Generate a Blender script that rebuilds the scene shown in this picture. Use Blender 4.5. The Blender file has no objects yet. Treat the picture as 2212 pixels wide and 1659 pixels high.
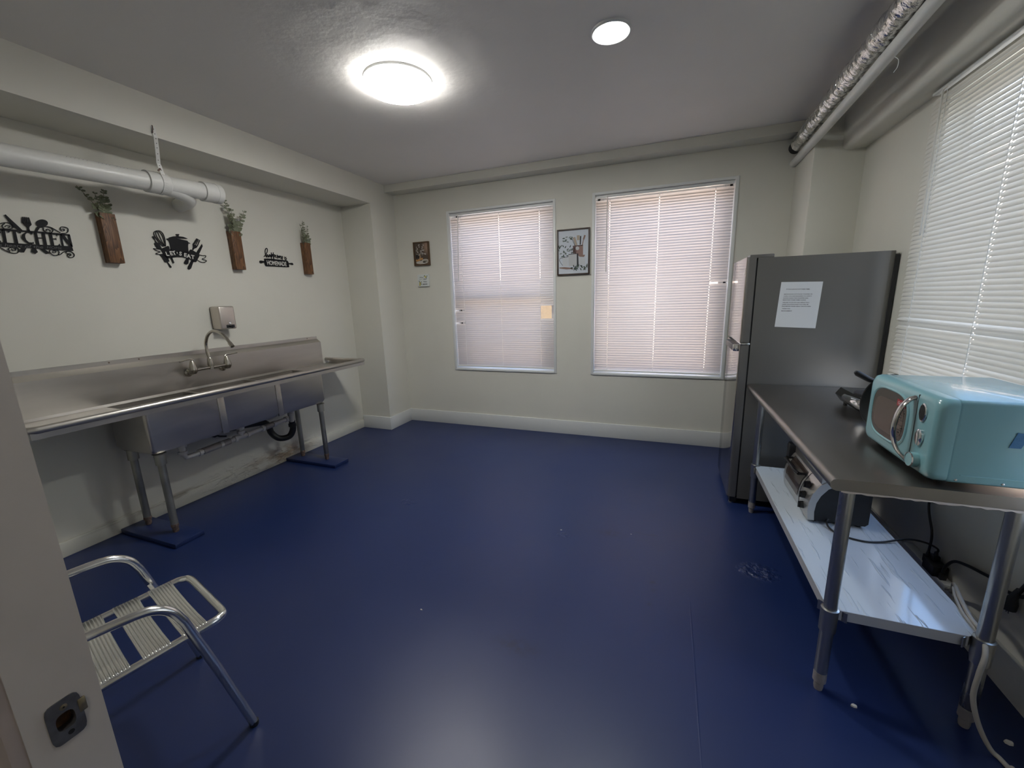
import bpy, bmesh, math, random
from mathutils import Vector, Matrix
random.seed(7)
PI = math.pi
sc = bpy.context.scene
COL = sc.collection

# ------------------------------------------------------------------ camera
cam_d = bpy.data.cameras.new('camera')
cam_d.sensor_fit = 'HORIZONTAL'
cam_d.sensor_width = 36.0
cam_d.lens = 872.39 / 2212.0 * 36.0
cam_d.clip_start = 0.02
cam = bpy.data.objects.new('camera', cam_d)
COL.objects.link(cam)
YAW, PITCH, ROLL = -0.3670, -0.2065, -0.0301
fw = Vector((math.sin(YAW) * math.cos(PITCH), math.cos(YAW) * math.cos(PITCH), math.sin(PITCH)))
rt = Vector((math.cos(YAW), -math.sin(YAW), 0.0))
up = rt.cross(fw)
rt2 = math.cos(ROLL) * rt + math.sin(ROLL) * up
up2 = -math.sin(ROLL) * rt + math.cos(ROLL) * up
mw = Matrix((rt2, up2, -fw)).transposed().to_4x4()
mw.translation = Vector((2.6659, -4.0958, 1.4381))
cam.matrix_world = mw
sc.camera = cam

# ------------------------------------------------------------------ sky, sun, exposure
world = bpy.data.worlds.new('sky')
sc.world = world
world.use_nodes = True
wn = world.node_tree.nodes
wl = world.node_tree.links
wn.clear()
w_out = wn.new('ShaderNodeOutputWorld')
w_bg = wn.new('ShaderNodeBackground')
w_tc = wn.new('ShaderNodeTexCoord')
w_sep = wn.new('ShaderNodeSeparateXYZ')
w_rmp = wn.new('ShaderNodeValToRGB')
w_noi = wn.new('ShaderNodeTexNoise')
w_crp = wn.new('ShaderNodeValToRGB')
w_mix = wn.new('ShaderNodeMixRGB')
wl.new(w_tc.outputs['Generated'], w_sep.inputs[0])
wl.new(w_sep.outputs['Z'], w_rmp.inputs[0])
e = w_rmp.color_ramp.elements
e[0].position = 0.0; e[0].color = (0.36, 0.34, 0.32, 1)
e[1].position = 1.0; e[1].color = (0.20, 0.40, 0.85, 1)
x = e.new(0.02); x.color = (0.70, 0.78, 0.92, 1)
x = e.new(0.45); x.color = (0.33, 0.54, 0.95, 1)
w_noi.inputs['Scale'].default_value = 3.2
w_noi.inputs['Detail'].default_value = 5.0
wl.new(w_tc.outputs['Generated'], w_noi.inputs['Vector'])
wl.new(w_noi.outputs['Fac'], w_crp.inputs[0])
w_crp.color_ramp.elements[0].position = 0.50
w_crp.color_ramp.elements[1].position = 0.66
wl.new(w_crp.outputs[0], w_mix.inputs['Fac'])
wl.new(w_rmp.outputs[0], w_mix.inputs[1])
w_mix.inputs[2].default_value = (1.0, 0.99, 0.97, 1)
wl.new(w_mix.outputs[0], w_bg.inputs['Color'])
SKY = 5.0
w_bg.inputs['Strength'].default_value = SKY
wl.new(w_bg.outputs[0], w_out.inputs[0])

sun_d = bpy.data.lights.new('sun', 'SUN')
sun_d.energy = 26.0
sun_d.angle = 0.01
sun_d.color = (1.0, 0.93, 0.85)
sun = bpy.data.objects.new('sun', sun_d)
COL.objects.link(sun)
sun.rotation_euler = Vector((0.25, 0.75, -0.62)).to_track_quat('-Z', 'Y').to_euler()
sun.location = (0, -6, 8)

LAMP_BIG, LAMP_SMALL = 64.0, 210.0     # radiance of the two ceiling lamps
sc.view_settings.view_transform = 'Standard'
sc.view_settings.look = 'None'
sc.view_settings.gamma = 1.0
sc.view_settings.use_curve_mapping = False
sc.view_settings.exposure = 0.25
sc.cycles.max_bounces = 10
sc.cycles.diffuse_bounces = 6
sc.cycles.transmission_bounces = 6
sc.cycles.transparent_max_bounces = 12
sc.cycles.sample_clamp_indirect = 6.0
sc.cycles.caustics_reflective = False
sc.cycles.caustics_refractive = False
sc.cycles.use_denoising = True

# ------------------------------------------------------------------ helpers
def world_loc(o):
    v = Vector((0, 0, 0))
    while o is not None:
        v += o.location
        o = o.parent
    return v

class MB:
    """collects shapes; build() links them as ONE mesh object"""
    def __init__(s):
        s.bm = bmesh.new()

    def box(s, x0, x1, y0, y1, z0, z1, bevel=0.0, seg=2):
        r = bmesh.ops.create_cube(s.bm, size=1.0)
        vs = r['verts']
        for v in vs:
            v.co = Vector(((x0 + x1) / 2 + v.co.x * (x1 - x0), (y0 + y1) / 2 + v.co.y * (y1 - y0), (z0 + z1) / 2 + v.co.z * (z1 - z0)))
        if bevel > 0:
            es = list({ed for v in vs for ed in v.link_edges})
            bmesh.ops.bevel(s.bm, geom=es, offset=bevel, segments=seg, profile=0.5, affect='EDGES', clamp_overlap=True)
        return s

    def grid(s, rings, close_ring=True, cap=True):
        """rings: list of lists of points, skinned together"""
        vv = [[s.bm.verts.new(p) for p in ring] for ring in rings]
        n = len(vv[0])
        for a, b in zip(vv, vv[1:]):
            for i in range(n if close_ring else n - 1):
                j = (i + 1) % n
                try:
                    s.bm.faces.new((a[i], a[j], b[j], b[i]))
                except ValueError:
                    pass
        if cap and close_ring:
            for ring, rev in ((vv[0], True), (vv[-1], False)):
                try:
                    s.bm.faces.new(list(reversed(ring)) if rev else ring)
                except ValueError:
                    pass
        return s

    def tube(s, pts, r, n=10, cap=True):
        pts = [Vector(p) for p in pts]
        rad = r if isinstance(r, (list, tuple)) else [r] * len(pts)
        rings = []
        prev = None
        for i, p in enumerate(pts):
            t = (pts[min(i + 1, len(pts) - 1)] - pts[max(i - 1, 0)])
            if t.length < 1e-9:
                t = Vector((0, 0, 1))
            t.normalize()
            if prev is None:
                a = Vector((0, 0, 1)) if abs(t.z) < 0.9 else Vector((1, 0, 0))
                nrm = (a - t * a.dot(t)).normalized()
            else:
                nrm = (prev - t * prev.dot(t))
                if nrm.length < 1e-6:
                    nrm = t.orthogonal()
                nrm.normalize()
            prev = nrm
            b = t.cross(nrm)
            rings.append([p + rad[i] * (math.cos(2 * PI * k / n) * nrm + math.sin(2 * PI * k / n) * b) for k in range(n)])
        return s.grid(rings, True, cap)

    def lathe(s, c, prof, axis='z', n=32, closed=False):
        """prof: list of (radius, height along axis)"""
        c = Vector(c)
        rings = []
        for r, h in prof:
            r = max(r, 1e-5)
            ring = []
            for k in range(n):
                a = 2 * PI * k / n
                u, v = r * math.cos(a), r * math.sin(a)
                if axis == 'z': ring.append(c + Vector((u, v, h)))
                elif axis == 'x': ring.append(c + Vector((h, u, v)))
                else: ring.append(c + Vector((v, h, u)))
            rings.append(ring)
        if closed:
            rings.append(rings[0])
            return s.grid(rings, True, False)
        return s.grid(rings, True, True)

    def prism(s, pts, d):
        """closed outline of 3-D points pushed along vector d"""
        d = Vector(d)
        a = [s.bm.verts.new(Vector(p)) for p in pts]
        b = [s.bm.verts.new(Vector(p) + d) for p in pts]
        n = len(a)
        f1 = s.bm.faces.new(a)
        f2 = s.bm.faces.new(list(reversed(b)))
        for i in range(n):
            j = (i + 1) % n
            s.bm.faces.new((a[j], a[i], b[i], b[j]))
        f1.normal_update(); f2.normal_update()
        bmesh.ops.triangulate(s.bm, faces=[f1, f2])
        return s

    def mesh_in(s, me, M):
        n0 = len(s.bm.verts)
        s.bm.from_mesh(me)
        s.bm.verts.ensure_lookup_table()
        for v in s.bm.verts[n0:]:
            v.co = M @ v.co
        return s

    def build(s, name, mat, parent=None, smooth=True, local=False, angle=35):
        bmesh.ops.recalc_face_normals(s.bm, faces=s.bm.faces)
        if parent is not None and not local:
            w = world_loc(parent)
            bmesh.ops.translate(s.bm, verts=s.bm.verts, vec=-w)
        me = bpy.data.meshes.new(name)
        s.bm.to_mesh(me)
        s.bm.free()
        if mat is not None:
            me.materials.append(mat)
        if smooth:
            for p in me.polygons:
                p.use_smooth = True
            try:
                me.set_sharp_from_angle(angle=math.radians(angle))
            except Exception:
                pass
        o = bpy.data.objects.new(name, me)
        COL.objects.link(o)
        if parent is not None:
            o.parent = parent
        return o

def tag(o, label, cat=None, group=None, kind=None):
    o['label'] = label
    if cat: o['category'] = cat
    if group: o['group'] = group
    if kind: o['kind'] = kind
    return o

def thing(name, label, cat, loc, rz=0.0, group=None):
    o = bpy.data.objects.new(name, None)
    o.empty_display_size = 0.05
    COL.objects.link(o)
    o.location = loc
    o.rotation_euler = (0, 0, rz)
    return tag(o, label, cat, group)

def struct(o, label):
    o['label'] = label
    o['kind'] = 'structure'
    return o

def arc(c, r, a0, a1, n, ax='xz'):
    out = []
    for i in range(n + 1):
        a = a0 + (a1 - a0) * i / n
        u, v = r * math.cos(a), r * math.sin(a)
        if ax == 'xz': out.append((c[0] + u, c[1], c[2] + v))
        elif ax == 'yz': out.append((c[0], c[1] + u, c[2] + v))
        else: out.append((c[0] + u, c[1] + v, c[2]))
    return out

def smooth_path(pts, n=6):
    """Catmull-Rom through the points"""
    P = [Vector(p) for p in pts]
    P = [2 * P[0] - P[1]] + P + [2 * P[-1] - P[-2]]
    out = []
    for i in range(1, len(P) - 2):
        for k in range(n):
            t = k / n
            a, b, c, d = P[i - 1], P[i], P[i + 1], P[i + 2]
            out.append(0.5 * ((2 * b) + (c - a) * t + (2 * a - 5 * b + 4 * c - d) * t * t + (3 * b - a - 3 * c + d) * t ** 3))
    out.append(P[-2])
    return out

def text_mesh(txt, size, ext=0.0004, offset=0.0, shear=0.0, align='CENTER', spacing=1.0):
    cu = bpy.data.curves.new('lettering', 'FONT')
    cu.body = txt
    cu.size = size
    cu.extrude = ext
    cu.offset = offset
    cu.shear = shear
    cu.align_x = align
    cu.space_character = spacing
    cu.resolution_u = 3
    o = bpy.data.objects.new('lettering', cu)
    me = bpy.data.meshes.new_from_object(o)
    bpy.data.objects.remove(o)
    bpy.data.curves.remove(cu)
    return me

def fit_text(me, w, h=None):
    """scales the text mesh about its own centre to width w (and height h); returns centred"""
    xs = [v.co.x for v in me.vertices]; ys = [v.co.y for v in me.vertices]
    cx, cy = (min(xs) + max(xs)) / 2, (min(ys) + max(ys)) / 2
    sx = w / max(1e-6, max(xs) - min(xs))
    sy = sx if h is None else h / max(1e-6, max(ys) - min(ys))
    for v in me.vertices:
        v.co.x = (v.co.x - cx) * sx
        v.co.y = (v.co.y - cy) * sy
    return me

def M_left(y, z, x, rot=0.0):      # text plane on the left wall, seen from +x
    return Matrix.Translation((x, y, z)) @ Matrix(((0, 0, 1, 0), (1, 0, 0, 0), (0, 1, 0, 0), (0, 0, 0, 1))) @ Matrix.Rotation(rot, 4, 'Z')

def M_front(x, z, y, rot=0.0):     # text plane facing -y
    return Matrix.Translation((x, y, z)) @ Matrix(((1, 0, 0, 0), (0, 0, -1, 0), (0, 1, 0, 0), (0, 0, 0, 1))) @ Matrix.Rotation(rot, 4, 'Z')

def M_negx(y, z, x, rot=0.0):      # text plane facing -x
    return Matrix.Translation((x, y, z)) @ Matrix(((0, 0, -1, 0), (-1, 0, 0, 0), (0, 1, 0, 0), (0, 0, 0, 1))) @ Matrix.Rotation(rot, 4, 'Z')

# ------------------------------------------------------------------ materials
MATS = {}
def mat(name, color, rough=0.5, metal=0.0, bump=0.0, bscale=60.0, var=0.0, vscale=4.0, vcol=None, rvar=0.0, stretch=(1, 1, 1), spec=0.5, coat=0.0, detail=3.0, bdist=0.01):
    m = bpy.data.materials.new(name)
    m.use_nodes = True
    nt = m.node_tree
    N, L = nt.nodes, nt.links
    b = N['Principled BSDF']
    b.inputs['Base Color'].default_value = (*color, 1)
    b.inputs['Roughness'].default_value = rough
    b.inputs['Metallic'].default_value = metal
    b.inputs['Specular IOR Level'].default_value = spec
    if coat:
        b.inputs['Coat Weight'].default_value = coat
        b.inputs['Coat Roughness'].default_value = 0.05
    tc = N.new('ShaderNodeTexCoord')
    mp = N.new('ShaderNodeMapping')
    mp.inputs['Scale'].default_value = stretch
    L.new(tc.outputs['Object'], mp.inputs['Vector'])
    if var > 0 or rvar > 0:
        n1 = N.new('ShaderNodeTexNoise')
        n1.inputs['Scale'].default_value = vscale
        n1.inputs['Detail'].default_value = detail
        L.new(mp.outputs[0], n1.inputs['Vector'])
        if var > 0:
            r = N.new('ShaderNodeValToRGB')
            c2 = vcol if vcol else tuple(c * (1 - var) for c in color)
            r.color_ramp.elements[0].position = 0.35
            r.color_ramp.elements[0].color = (*c2, 1)
            r.color_ramp.elements[1].position = 0.65
            r.color_ramp.elements[1].color = (*color, 1)
            L.new(n1.outputs['Fac'], r.inputs[0])
            L.new(r.outputs[0], b.inputs['Base Color'])
        if rvar > 0:
            mr = N.new('ShaderNodeMapRange')
            mr.inputs['From Min'].default_value = 0.3
            mr.inputs['From Max'].default_value = 0.7
            mr.inputs['To Min'].default_value = max(0.03, rough - rvar)
            mr.inputs['To Max'].default_value = min(1, rough + rvar)
            L.new(n1.outputs['Fac'], mr.inputs['Value'])
            L.new(mr.outputs[0], b.inputs['Roughness'])
    if bump > 0:
        n2 = N.new('ShaderNodeTexNoise')
        n2.inputs['Scale'].default_value = bscale
        n2.inputs['Detail'].default_value = 4.0
        L.new(mp.outputs[0], n2.inputs['Vector'])
        bp = N.new('ShaderNodeBump')
        bp.inputs['Strength'].default_value = bump
        bp.inputs['Distance'].default_value = bdist
        L.new(n2.outputs['Fac'], bp.inputs['Height'])
        L.new(bp.outputs[0], b.inputs['Normal'])
    MATS[name] = m
    return m

def emis(name, color, strength):
    m = bpy.data.materials.new(name)
    m.use_nodes = True
    N, L = m.node_tree.nodes, m.node_tree.links
    N.clear()
    o = N.new('ShaderNodeOutputMaterial')
    em = N.new('ShaderNodeEmission')
    em.inputs['Color'].default_value = (*color, 1)
    em.inputs['Strength'].default_value = strength
    L.new(em.outputs[0], o.inputs[0])
    return m

def add_bump(m, height_socket, strength, dist):
    N, L = m.node_tree.nodes, m.node_tree.links
    b = N['Principled BSDF']
    bp = N.new('ShaderNodeBump')
    bp.inputs['Strength'].default_value = strength
    bp.inputs['Distance'].default_value = dist
    if b.inputs['Normal'].is_linked:
        L.new(b.inputs['Normal'].links[0].from_socket, bp.inputs['Normal'])
    L.new(height_socket, bp.inputs['Height'])
    L.new(bp.outputs[0], b.inputs['Normal'])

def spot_mask(m, c, rad, soft=0.3):
    """1 inside an ellipsoid of radii rad round c (object = world coordinates of the setting), 0 outside"""
    N, L = m.node_tree.nodes, m.node_tree.links
    tc = N.new('ShaderNodeTexCoord')
    sb = N.new('ShaderNodeVectorMath'); sb.operation = 'SUBTRACT'; sb.inputs[1].default_value = c
    dv = N.new('ShaderNodeVectorMath'); dv.operation = 'DIVIDE'; dv.inputs[1].default_value = rad
    ln = N.new('ShaderNodeVectorMath'); ln.operation = 'LENGTH'
    mr = N.new('ShaderNodeMapRange')
    mr.inputs['From Min'].default_value = 1.0
    mr.inputs['From Max'].default_value = 1.0 - soft
    L.new(tc.outputs['Object'], sb.inputs[0]); L.new(sb.outputs[0], dv.inputs[0]); L.new(dv.outputs[0], ln.inputs[0])
    L.new(ln.outputs['Value'], mr.inputs['Value'])
    return mr.outputs[0]

def mul(m, a, b):
    n = m.node_tree.nodes.new('ShaderNodeMath'); n.operation = 'MULTIPLY'
    m.node_tree.links.new(a, n.inputs[0])
    if isinstance(b, (int, float)): n.inputs[1].default_value = b
    else: m.node_tree.links.new(b, n.inputs[1])
    return n.outputs[0]

def noise(m, scale, detail=3.0, lo=0.4, hi=0.6, stretch=(1, 1, 1)):
    N, L = m.node_tree.nodes, m.node_tree.links
    tc = N.new('ShaderNodeTexCoord')
    mp = N.new('ShaderNodeMapping'); mp.inputs['Scale'].default_value = stretch
    n = N.new('ShaderNodeTexNoise'); n.inputs['Scale'].default_value = scale; n.inputs['Detail'].default_value = detail
    mr = N.new('ShaderNodeMapRange'); mr.inputs['From Min'].default_value = lo; mr.inputs['From Max'].default_value = hi
    L.new(tc.outputs['Object'], mp.inputs[0]); L.new(mp.outputs[0], n.inputs['Vector']); L.new(n.outputs['Fac'], mr.inputs['Value'])
    return mr.outputs[0]

def tint(m, fac, color):
    """mix a stain colour into the base colour"""
    N, L = m.node_tree.nodes, m.node_tree.links
    b = N['Principled BSDF']
    mx = N.new('ShaderNodeMixRGB')
    if b.inputs['Base Color'].is_linked:
        L.new(b.inputs['Base Color'].links[0].from_socket, mx.inputs[1])
    else:
        mx.inputs[1].default_value = b.inputs['Base Color'].default_value
    mx.inputs[2].default_value = (*color, 1)
    L.new(fac, mx.inputs['Fac'])
    L.new(mx.outputs[0], b.inputs['Base Color'])

WALLC = (0.68, 0.665, 0.595)
m_wall = mat('wall paint', WALLC, 0.55, bump=0.12, bscale=45, var=0.04, vscale=2.0, bdist=0.004)
m_wall_left = mat('wall paint left', WALLC, 0.55, bump=0.12, bscale=45, var=0.04, vscale=2.0, bdist=0.004)
m_ceil = mat('ceiling paint', (0.80, 0.775, 0.735), 0.65, bump=0.15, bscale=30, var=0.03, vscale=1.5, bdist=0.006)
m_base = mat('baseboard paint', (0.66, 0.67, 0.66), 0.4, bump=0.3, bscale=14, bdist=0.006)
m_base_left = mat('baseboard paint left', (0.62, 0.61, 0.54), 0.45, bump=0.35, bscale=16, bdist=0.006)
m_floor = mat('blue floor paint', (0.0095, 0.0215, 0.090), 0.38, bump=0.05, bscale=55, var=0.10, vscale=1.3, rvar=0.05, bdist=0.004)
m_pan = mat('black pan coating', (0.008, 0.008, 0.008), 0.5)
m_white = mat('white gloss paint', (0.74, 0.75, 0.74), 0.35, bump=0.08, bscale=40)
m_jamb = mat('jamb paint', (0.56, 0.53, 0.51), 0.5, bump=0.2, bscale=25, var=0.08, vscale=6, bdist=0.004)
m_casing = mat('casing paint worn', (0.50, 0.44, 0.42), 0.6, bump=0.5, bscale=20, var=0.18, vscale=9, bdist=0.006)
m_steel = mat('brushed stainless', (0.54, 0.515, 0.48), 0.37, 1.0, var=0.10, vscale=5, rvar=0.04, stretch=(1, 0.5, 2.5))
m_steel_table = mat('table stainless', (0.31, 0.29, 0.27), 0.34, 1.0, var=0.04, vscale=3, rvar=0.04, stretch=(2, 0.5, 1))
m_soap = mat('satin steel', (0.60, 0.55, 0.50), 0.42, 1.0)
m_galv = mat('galvanized tube', (0.46, 0.46, 0.44), 0.30, 1.0, rvar=0.05, vscale=14, stretch=(1, 1, 0.2))
m_galv_old = mat('old galvanized tube', (0.40, 0.40, 0.36), 0.42, 1.0, bump=0.06, bscale=70, var=0.2, vscale=9, rvar=0.1, bdist=0.002)
m_rust = mat('rusty foot', (0.24, 0.17, 0.14), 0.7, 0.3, bump=0.4, bscale=120, var=0.5, vscale=60)
m_nickel = mat('brushed nickel', (0.48, 0.45, 0.40), 0.24, 1.0, bump=0.02, bscale=90)
m_chrome = mat('chrome', (0.80, 0.80, 0.80), 0.08, 1.0)
m_alu = mat('polished aluminium', (0.80, 0.80, 0.78), 0.20, 1.0, bump=0.02, bscale=60, rvar=0.05, vscale=20)
m_foil = mat('crinkled foil', (0.82, 0.81, 0.78), 0.14, 1.0, bump=0.75, bscale=15, stretch=(1.0, 2.0, 1.0), bdist=0.025)
m_blackmetal = mat('black sheet metal', (0.012, 0.012, 0.014), 0.45, bump=0.05, bscale=80)
m_black = mat('black plastic', (0.012, 0.012, 0.014), 0.38, bump=0.03, bscale=90)
m_rubber = mat('black rubber', (0.014, 0.014, 0.016), 0.55)
m_gloss_black = mat('glossy black enamel', (0.01, 0.01, 0.01), 0.12, coat=0.6)
m_pvc = mat('white pvc painted', (0.70, 0.70, 0.67), 0.38, bump=0.06, bscale=30, var=0.05, vscale=8)
m_pvc_grey = mat('grey white pvc', (0.60, 0.59, 0.59), 0.4, bump=0.05, bscale=40, var=0.12, vscale=14)
m_flex = mat('grey coupling rubber', (0.28, 0.26, 0.26), 0.5, bump=0.3, bscale=60)
m_abs = mat('black abs pipe', (0.008, 0.008, 0.009), 0.4)
m_fridge = mat('dark stainless side', (0.155, 0.150, 0.140), 0.42, 0.5, bump=0.05, bscale=250, bdist=0.001, rvar=0.04, vscale=5)
m_fridge_door = mat('fridge door steel', (0.44, 0.41, 0.38), 0.10, 1.0, bump=0.015, bscale=20, stretch=(1, 0.3, 3), bdist=0.003)
m_fridge_edge = mat('fridge door edge', (0.20, 0.195, 0.19), 0.35, 0.7)
m_teal = mat('aqua enamel', (0.215, 0.43, 0.475), 0.26, coat=0.5, bump=0.01, bscale=30)
m_teal_side = mat('aqua painted steel', (0.20, 0.40, 0.445), 0.20, coat=0.4)
m_glass_dark = mat('smoked window', (0.06, 0.045, 0.038), 0.10, spec=0.6)
m_mesh_brown = mat('oven window brown', (0.105, 0.075, 0.062), 0.2)
m_paper = mat('white paper', (0.72, 0.74, 0.76), 0.7, bump=0.03, bscale=30)
m_ink = mat('printed ink', (0.03, 0.03, 0.035), 0.7)
m_red = mat('red sticker', (0.33, 0.02, 0.03), 0.4)
m_stickertext = mat('sticker pale ink', (0.55, 0.42, 0.42), 0.5)
m_greyink = mat('grey ink', (0.16, 0.14, 0.13), 0.6)
m_tape = mat('blue tape', (0.015, 0.13, 0.29), 0.55, bump=0.1, bscale=200)
m_signblack = mat('black painted metal', (0.005, 0.005, 0.007), 0.6, spec=0.25, bump=0.05, bscale=150)
m_signwhite = mat('white lettering', (0.68, 0.67, 0.62), 0.6)
m_signgrey = mat('cut out lettering', (0.10, 0.10, 0.10), 0.6)
m_frame = mat('dark brown frame', (0.045, 0.024, 0.017), 0.4, bump=0.15, bscale=60, stretch=(1, 1, 0.2))
m_cord_black = mat('black cord', (0.012, 0.012, 0.014), 0.45)
m_cord_white = mat('grey white cord', (0.42, 0.40, 0.36), 0.5)
m_leaf = mat('eucalyptus leaf', (0.12, 0.13, 0.07), 0.55, var=0.45, vscale=30, vcol=(0.20, 0.225, 0.15))
m_stem = mat('plant stem', (0.11, 0.08, 0.045), 0.6)
m_brass = mat('worn brass', (0.45, 0.38, 0.24), 0.4, 0.9, var=0.4, vscale=60)
m_strike = mat('aged steel plate', (0.20, 0.20, 0.21), 0.45, 0.8, var=0.3, vscale=60, bump=0.1, bscale=200, bdist=0.001)
m_rawwood = mat('raw wood hole', (0.10, 0.045, 0.015), 0.8, var=0.5, vscale=120)
m_crumb = mat('pale crumb', (0.75, 0.72, 0.66), 0.7)
m_stucco_pink = mat('pink stucco', (0.62, 0.50, 0.43), 0.9, bump=0.5, bscale=25)
m_stucco = mat('tan stucco', (0.62, 0.45, 0.27), 0.9, bump=0.6, bscale=30, var=0.1, vscale=20)
m_sash = mat('white vinyl sash', (0.75, 0.74, 0.73), 0.3)
m_gasket = mat('dark window track', (0.01, 0.01, 0.01), 0.6)

# plaster patches on the ceiling round the lamp
pm = spot_mask(m_ceil, (1.25, -2.05, 2.69), (0.75, 0.75, 0.3), 0.6)
add_bump(m_ceil, mul(m_ceil, pm, noise(m_ceil, 4.5, 6, 0.35, 0.7)), 0.3, 0.02)
# floor: painted-over lump field and drips, dull scuffs
for c, r, s in (((3.18, -1.90, 0), (0.11, 0.085, 0.1), 0.022), ((0.95, -1.82, 0), (0.07, 0.05, 0.1), 0.012), ((2.13, -1.885, 0), (0.05, 0.035, 0.1), 0.010)):
    add_bump(m_floor, mul(m_floor, spot_mask(m_floor, c, r, 0.5), noise(m_floor, 30, 2, 0.40, 0.66)), 0.45, s)
for c, r in (((2.62, -1.72, 0), (0.10, 0.018, 0.1)), ((2.40, -1.78, 0), (0.12, 0.05, 0.1)), ((2.66, -2.16, 0), (0.022, 0.022, 0.1)), ((2.67, -2.22, 0), (0.022, 0.02, 0.1)), ((2.65, -2.32, 0), (0.025, 0.02, 0.1)), ((2.13, -2.75, 0), (0.14, 0.06, 0.1))):
    f = mul(m_floor, mul(m_floor, spot_mask(m_floor, c, r, 0.8), noise(m_floor, 30, 3, 0.35, 0.6)), 0.55)
    tint(m_floor, f, (0.008, 0.010, 0.035))
# floor seam
add_bump(m_floor, spot_mask(m_floor, (2.83, -2.6, 0), (0.004, 0.42, 0.1), 0.5), 0.5, 0.003)
# damp stain and flaking paint low on the left wall, behind the sink
for m in (m_wall_left, m_base_left):
    f = mul(m, mul(m, spot_mask(m, (-0.655, -1.50, 0.075), (0.2, 0.42, 0.10), 0.7), noise(m, 7, 5, 0.42, 0.58, (1, 1, 2.5))), 0.75)
    tint(m, f, (0.30, 0.19, 0.10))
    f = mul(m, mul(m, spot_mask(m, (-0.655, -2.2, 0.09), (0.2, 0.9, 0.03), 0.6), noise(m, 12, 5, 0.5, 0.6, (1, 0.4, 3))), 0.6)
    tint(m, f, (0.22, 0.18, 0.13))
    add_bump(m, mul(m, spot_mask(m, (-0.655, -1.7, 0.07), (0.2, 0.7, 0.12), 0.6), noise(m, 9, 5, 0.45, 0.55, (1, 1, 2.5))), 0.7, 0.01)

# wood of the wall pockets
def wood(name):
    m = mat(name, (0.16, 0.062, 0.025), 0.55, bump=0.15, bscale=40, stretch=(1, 1, 0.12))
    N, L = m.node_tree.nodes, m.node_tree.links
    tc = N.new('ShaderNodeTexCoord')
    mp = N.new('ShaderNodeMapping'); mp.inputs['Scale'].default_value = (9, 9, 1.1)
    wv = N.new('ShaderNodeTexNoise'); wv.inputs['Scale'].default_value = 2.2; wv.inputs['Detail'].default_value = 2; wv.inputs['Distortion'].default_value = 1.4
    ml = N.new('ShaderNodeMath'); ml.operation = 'MULTIPLY'; ml.inputs[1].default_value = 9.0
    fr = N.new('ShaderNodeMath'); fr.operation = 'FRACT'
    r = N.new('ShaderNodeValToRGB')
    r.color_ramp.elements[0].color = (0.055, 0.022, 0.009, 1)
    r.color_ramp.elements[1].color = (0.215, 0.100, 0.038, 1)
    L.new(tc.outputs['Object'], mp.inputs[0]); L.new(mp.outputs[0], wv.inputs['Vector']); L.new(wv.outputs['Fac'], ml.inputs[0]); L.new(ml.outputs[0], fr.inputs[0]); L.new(fr.outputs[0], r.inputs[0])
    L.new(r.outputs[0], N['Principled BSDF'].inputs['Base Color'])
    return m
m_wood = wood('charred pine')

# translucent vinyl of the blinds
def vinyl(name, col, tr, tcol=None):
    m = bpy.data.materials.new(name)
    m.use_nodes = True
    N, L = m.node_tree.nodes, m.node_tree.links
    N.clear()
    o = N.new('ShaderNodeOutputMaterial')
    d = N.new('ShaderNodeBsdfDiffuse'); d.inputs['Color'].default_value = (*col, 1)
    t = N.new('ShaderNodeBsdfTranslucent'); t.inputs['Color'].default_value = (*(tcol or col), 1)
    g = N.new('ShaderNodeBsdfGlossy'); g.inputs['Roughness'].default_value = 0.35; g.inputs['Color'].default_value = (0.9, 0.9, 0.9, 1)
    mx = N.new('ShaderNodeMixShader'); mx.inputs[0].default_value = tr
    m2 = N.new('ShaderNodeMixShader'); m2.inputs[0].default_value = 0.05
    L.new(d.outputs[0], mx.inputs[1]); L.new(t.outputs[0], mx.inputs[2])
    L.new(mx.outputs[0], m2.inputs[1]); L.new(g.outputs[0], m2.inputs[2])
    L.new(m2.outputs[0], o.inputs[0])
    return m
m_slat = vinyl('white vinyl slat', (0.42, 0.375, 0.35), 0.36, (0.88, 0.85, 0.83))
m_slat_right = vinyl('white aluminium slat', (0.66, 0.64, 0.59), 0.085)
m_rail = vinyl('white vinyl rail', (0.80, 0.78, 0.74), 0.2)
m_cordw = mat('white blind cord', (0.8, 0.8, 0.78), 0.6)

def pane_glass(name):
    m = bpy.data.materials.new(name)
    m.use_nodes = True
    N, L = m.node_tree.nodes, m.node_tree.links
    N.clear()
    o = N.new('ShaderNodeOutputMaterial')
    t = N.new('ShaderNodeBsdfTransparent'); t.inputs['Color'].default_value = (0.96, 0.97, 0.97, 1)
    g = N.new('ShaderNodeBsdfGlossy'); g.inputs['Roughness'].default_value = 0.02
    f = N.new('ShaderNodeLayerWeight')
    pw = N.new('ShaderNodeMath'); pw.operation = 'POWER'; pw.inputs[1].default_value = 5.0
    mr = N.new('ShaderNodeMapRange'); mr.inputs['To Min'].default_value = 0.05; mr.inputs['To Max'].default_value = 0.9
    L.new(f.outputs['Facing'], pw.inputs[0]); L.new(pw.outputs[0], mr.inputs['Value'])
    mx = N.new('ShaderNodeMixShader')
    L.new(mr.outputs[0], mx.inputs[0]); L.new(t.outputs[0], mx.inputs[1]); L.new(g.outputs[0], mx.inputs[2]); L.new(mx.outputs[0], o.inputs[0])
    return m
m_pane = pane_glass('window glass')

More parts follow.
